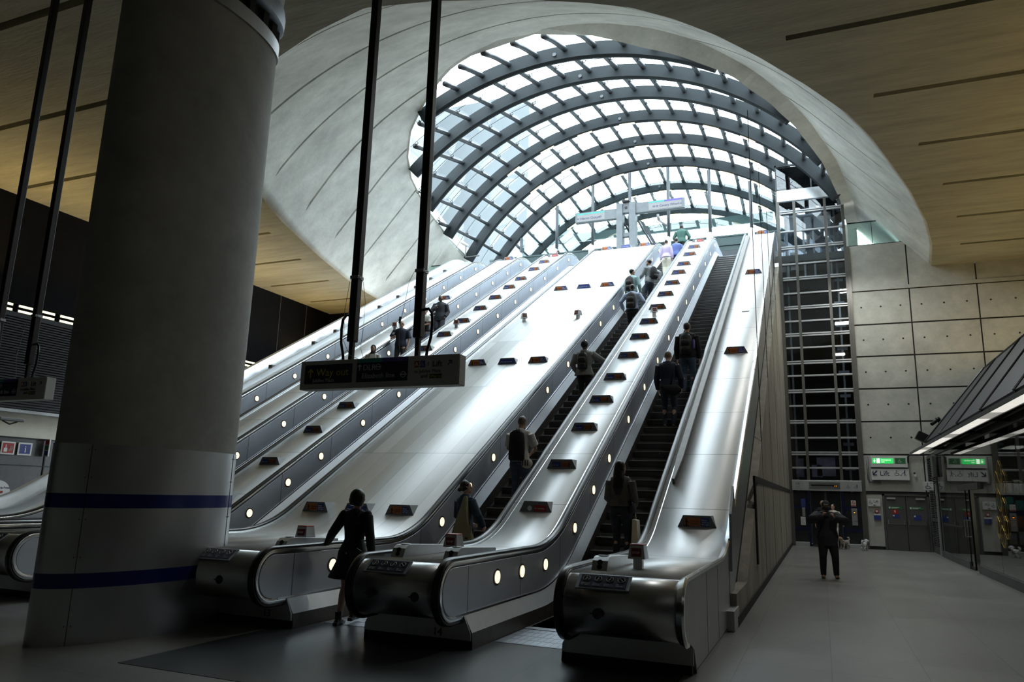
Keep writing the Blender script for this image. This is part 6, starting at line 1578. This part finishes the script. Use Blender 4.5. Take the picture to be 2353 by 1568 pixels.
# --- descending escalator, facing down
pi_ = radians(180)
k = 35; r, J = person((-12.72, sy(k), sz(k)), pi_+radians(10), 1.76, 'person all in black looking down at a phone, highest of the descending riders',
    dict(m=CHR, name='long_jacket', hem=.44, loose=.030, collar=True), dict(m=CHR, kind='wide', w=1.0), dict(style='crop', m=HBK), 'dark', False, dict(head=(0, .45), rh=(.06, .17, .68), lh=(-.13, .06, .52), rpole=(1, -.6, -.6)), .0125)
phone(r, (.06, .36, 1.28), (.9, 0, 0), 'phone held up by the highest descending rider in black')
k = 31; r, J = person((-12.55, sy(k), sz(k)), pi_, 1.74, 'person in a white and black T-shirt and cap half behind the sign pole',
    dict(m=WHT, name='t_shirt', sleeve='short', hem=.50, loose=.022, band=BLK), dict(m=DEN), dict(style='cap', m=BLK), 'tan', False, dict(head=(.3, .2), rh=(.05, .17, .60), lh=(-.05, .17, .60), rpole=(1, -.8, -.3), lpole=(-1, -.8, -.3)), .0125)
phone(r, (.02, .38, 1.08), (1.2, 0, 0), 'white phone in the hands of the rider in the white and black T-shirt', 'white')
k = 27; r, J = person((-12.62, sy(k), sz(k)), pi_+radians(22), 1.77, 'balding person in sunglasses and a navy T-shirt descending above the hanging sign',
    dict(m=NVY, name='t_shirt', sleeve='short', hem=.49, loose=.022), dict(m=pm('dark_trousers', (.015, .017, .026), .8)), dict(style='balding', m=HGY, glasses=True), 'light', False, dict(head=(-.1, .05), rh=(.12, .16, .65), rpole=(.8, -.8, -.8), lh=(-.13, .04, .49), lpole=(-1, -.7, 0)), .0105)
phone(r, (.20, .38, 1.24), (.9, 0, 0), 'dark phone in the hand of the rider in sunglasses')
k = 22; r, J = person((-12.50, sy(k), sz(k)), pi_+radians(15), 1.60, 'person in a black headscarf and pale coat showing just above the hanging sign',
    dict(m=WHT, name='coat', hem=.42, loose=.024), dict(m=PBL), dict(style='hijab', m=BLK), 'tan', True, dict(head=(.1, .3), rh=(.12, .13, .56)), .0115)
backpack(r, J, 1.60, BLK, 'dark backpack on the rider in the black headscarf', .28, .40, .14, .68, 1)
person((-11.65, 33.5, 12.2), pi_+radians(-30), 1.60, 'person in a dark headscarf looking at a phone on the upper landing', dict(m=BLK, name='coat', hem=.3, loose=.02), dict(m=BLK), dict(style='hijab', m=BLK), 'tan', True, dict(head=(0, .3), rh=(.07, .16, .64), rpole=(1, -.6, -.6)), .015)
# --- lift hall
r, J = person((.08, 19.05, 0), pi_+radians(4), 1.74, 'person in a dark jacket and cap raising a phone in the lift hall',
    dict(m=pm('dark_jacket', (.022, .021, .028), .8), name='jacket', hem=.41, loose=.045, collar=True), dict(m=BLK, w=1.2), dict(style='cap', m=pm('grey_cap', (.04, .04, .045), .8)), 'tan', False,
    dict(head=(0, .12), rh=(.055, .13, .80), lh=(-.085, .15, .78), rpole=(1, -.1, -.35), lpole=(-1, -.1, -.35), rpalm=(-1, 0, 0), lpalm=(1, 0, 0), rcurl=.9, lcurl=.8, lpoint=(.3, .3, .9), rpoint=(-.3, .3, .9), lf=(-.085, .0), rf=(.075, .02)), .0095, BRS)
phone(r, (.02, .27, 1.56), (0, pi/2*.9, 0), 'phone held up to the face of the photographer in the lift hall')
person((.38, 31.2, 0), pi_+radians(-25), 1.66, 'person in a cream blouse standing behind the photographer by the lift doors', dict(m=CRM, name='blouse', hem=.46, loose=.02), dict(m=WHT, kind='wide', w=1.0), dict(style='bun', m=HBK), 'light', True, dict(head=(-.2, -.15), lh=(-.27, .10, .56), lpole=(-1, -1, .2)), .0125)
person((.02, 31.45, 0), pi_, 1.78, 'person in dark clothes at the lift, mostly hidden behind the phone photographer', dict(m=BLK, hem=.45, loose=.02), dict(m=BLK), dict(style='crop', m=HFR), 'light', False, None, .015)

# ================================================================ DOGS
def dog(loc, rz, s, label, m_body, m_head, turn=0):
    t = empty('dog', loc, rz, label, 'dog')
    bm = bmesh.new()
    tube(bm, [(0, -.20, .20), (0, -.15, .215), (0, -.02, .205), (0, .10, .215), (0, .17, .23)], [(.05, .05), (.078, .08), (.070, .072), (.085, .092), (.055, .06)], 14, ref=(1, 0, 0))
    tube(bm, [(0, .14, .235), (turn*.03, .20, .31)], [.055, .05], 10)
    c = Vector((turn*.04, .22, .335)); ball(bm, c, (.068, .066, .062), 14, 10)
    mz = c+Vector((turn*.05, .055, -.022)); tube(bm, [c+Vector((turn*.02, .03, -.015)), mz], [.038, .028], 10)
    for sx in (-1, 1):
        tube(bm, [c+Vector((sx*.055, -.005, .035)), c+Vector((sx*.082, .0, .0)), c+Vector((sx*.080, .005, -.045))], [.016, .026, .016], 8)
        tube(bm, [(sx*.050, .12, .19), (sx*.052, .115, .11), (sx*.052, .125, .055), (sx*.052, .14, .02)], [.036, .026, .022, .024], 10)
        tube(bm, [(sx*.050, -.13, .19), (sx*.056, -.10, .135), (sx*.056, -.165, .075), (sx*.056, -.15, .02)], [.045, .036, .023, .024], 10)
        for y in (.155, -.135): ball(bm, (sx*.053, y, .014), (.024, .032, .016), 8, 6)
    tube(bm, [(0, -.20, .24), (0, -.25, .30), (.01, -.235, .36), (.02, -.19, .37)], [.022, .034, .036, .02], 10)
    for v_ in bm.verts: v_.co *= s
    b = obj('body', bm, m_body, t); remesh(b, .011, 1); b.data.materials.clear(); b.data.materials.append(m_body)
    d = b.modifiers.new('fur', 'DISPLACE'); tx = D.textures.new('fur', 'CLOUDS'); tx.noise_scale = .03; d.texture = tx; d.strength = .016
    bm = bmesh.new(); ball(bm, c*s, (.071*s, .068*s, .064*s), 14, 10); o = obj('face_fur', bm, m_head, t, True)
    for sx in (-1, 1):
        bm = bmesh.new(); ball(bm, (c+Vector((sx*.026+turn*.02, .058, .012)))*s, .009*s, 8, 6); obj('eye', bm, M['mast'], t, True)
    bm = bmesh.new(); ball(bm, (mz+Vector((0, .026, .006)))*s, .012*s, 8, 6); obj('nose', bm, M['mast'], t, True)
    return t
t = dog((.72, 31.2, 0), pi_+radians(-35), 1.15, 'small shaggy cream and tan dog standing by the blouse wearer near the lift', pm('cream_fur', (.38, .35, .30), .9, nscale=40, nvar=.3), pm('tan_fur', (.30, .19, .11), .9, nscale=40, nvar=.3), .5)
bm = bmesh.new(); tube(bm, [(0, .13*1.15+.065*cos(a), .25+.07*sin(a)) if False else (.075*cos(a), .155, .245+.085*sin(a)) for a in [2*pi*j/14 for j in range(15)]], .012, 6); obj('harness', bm, M['mast'], t)
t = dog((1.38, 31.0, 0), pi_+radians(160), 1.0, 'small fluffy white dog with a dark harness right of the lift', pm('white_fur', (.62, .62, .62), .9, nscale=40, nvar=.2), pm('white_fur', (.62, .62, .62), .9), 0)
bm = bmesh.new(); tube(bm, [(.085*cos(a), .06, .21+.088*sin(a)) for a in [2*pi*j/14 for j in range(15)]], .010, 6); tube(bm, [(0, .06, .30), (0, .15, .30)], .01, 5); obj('harness', bm, M['mast'], t)
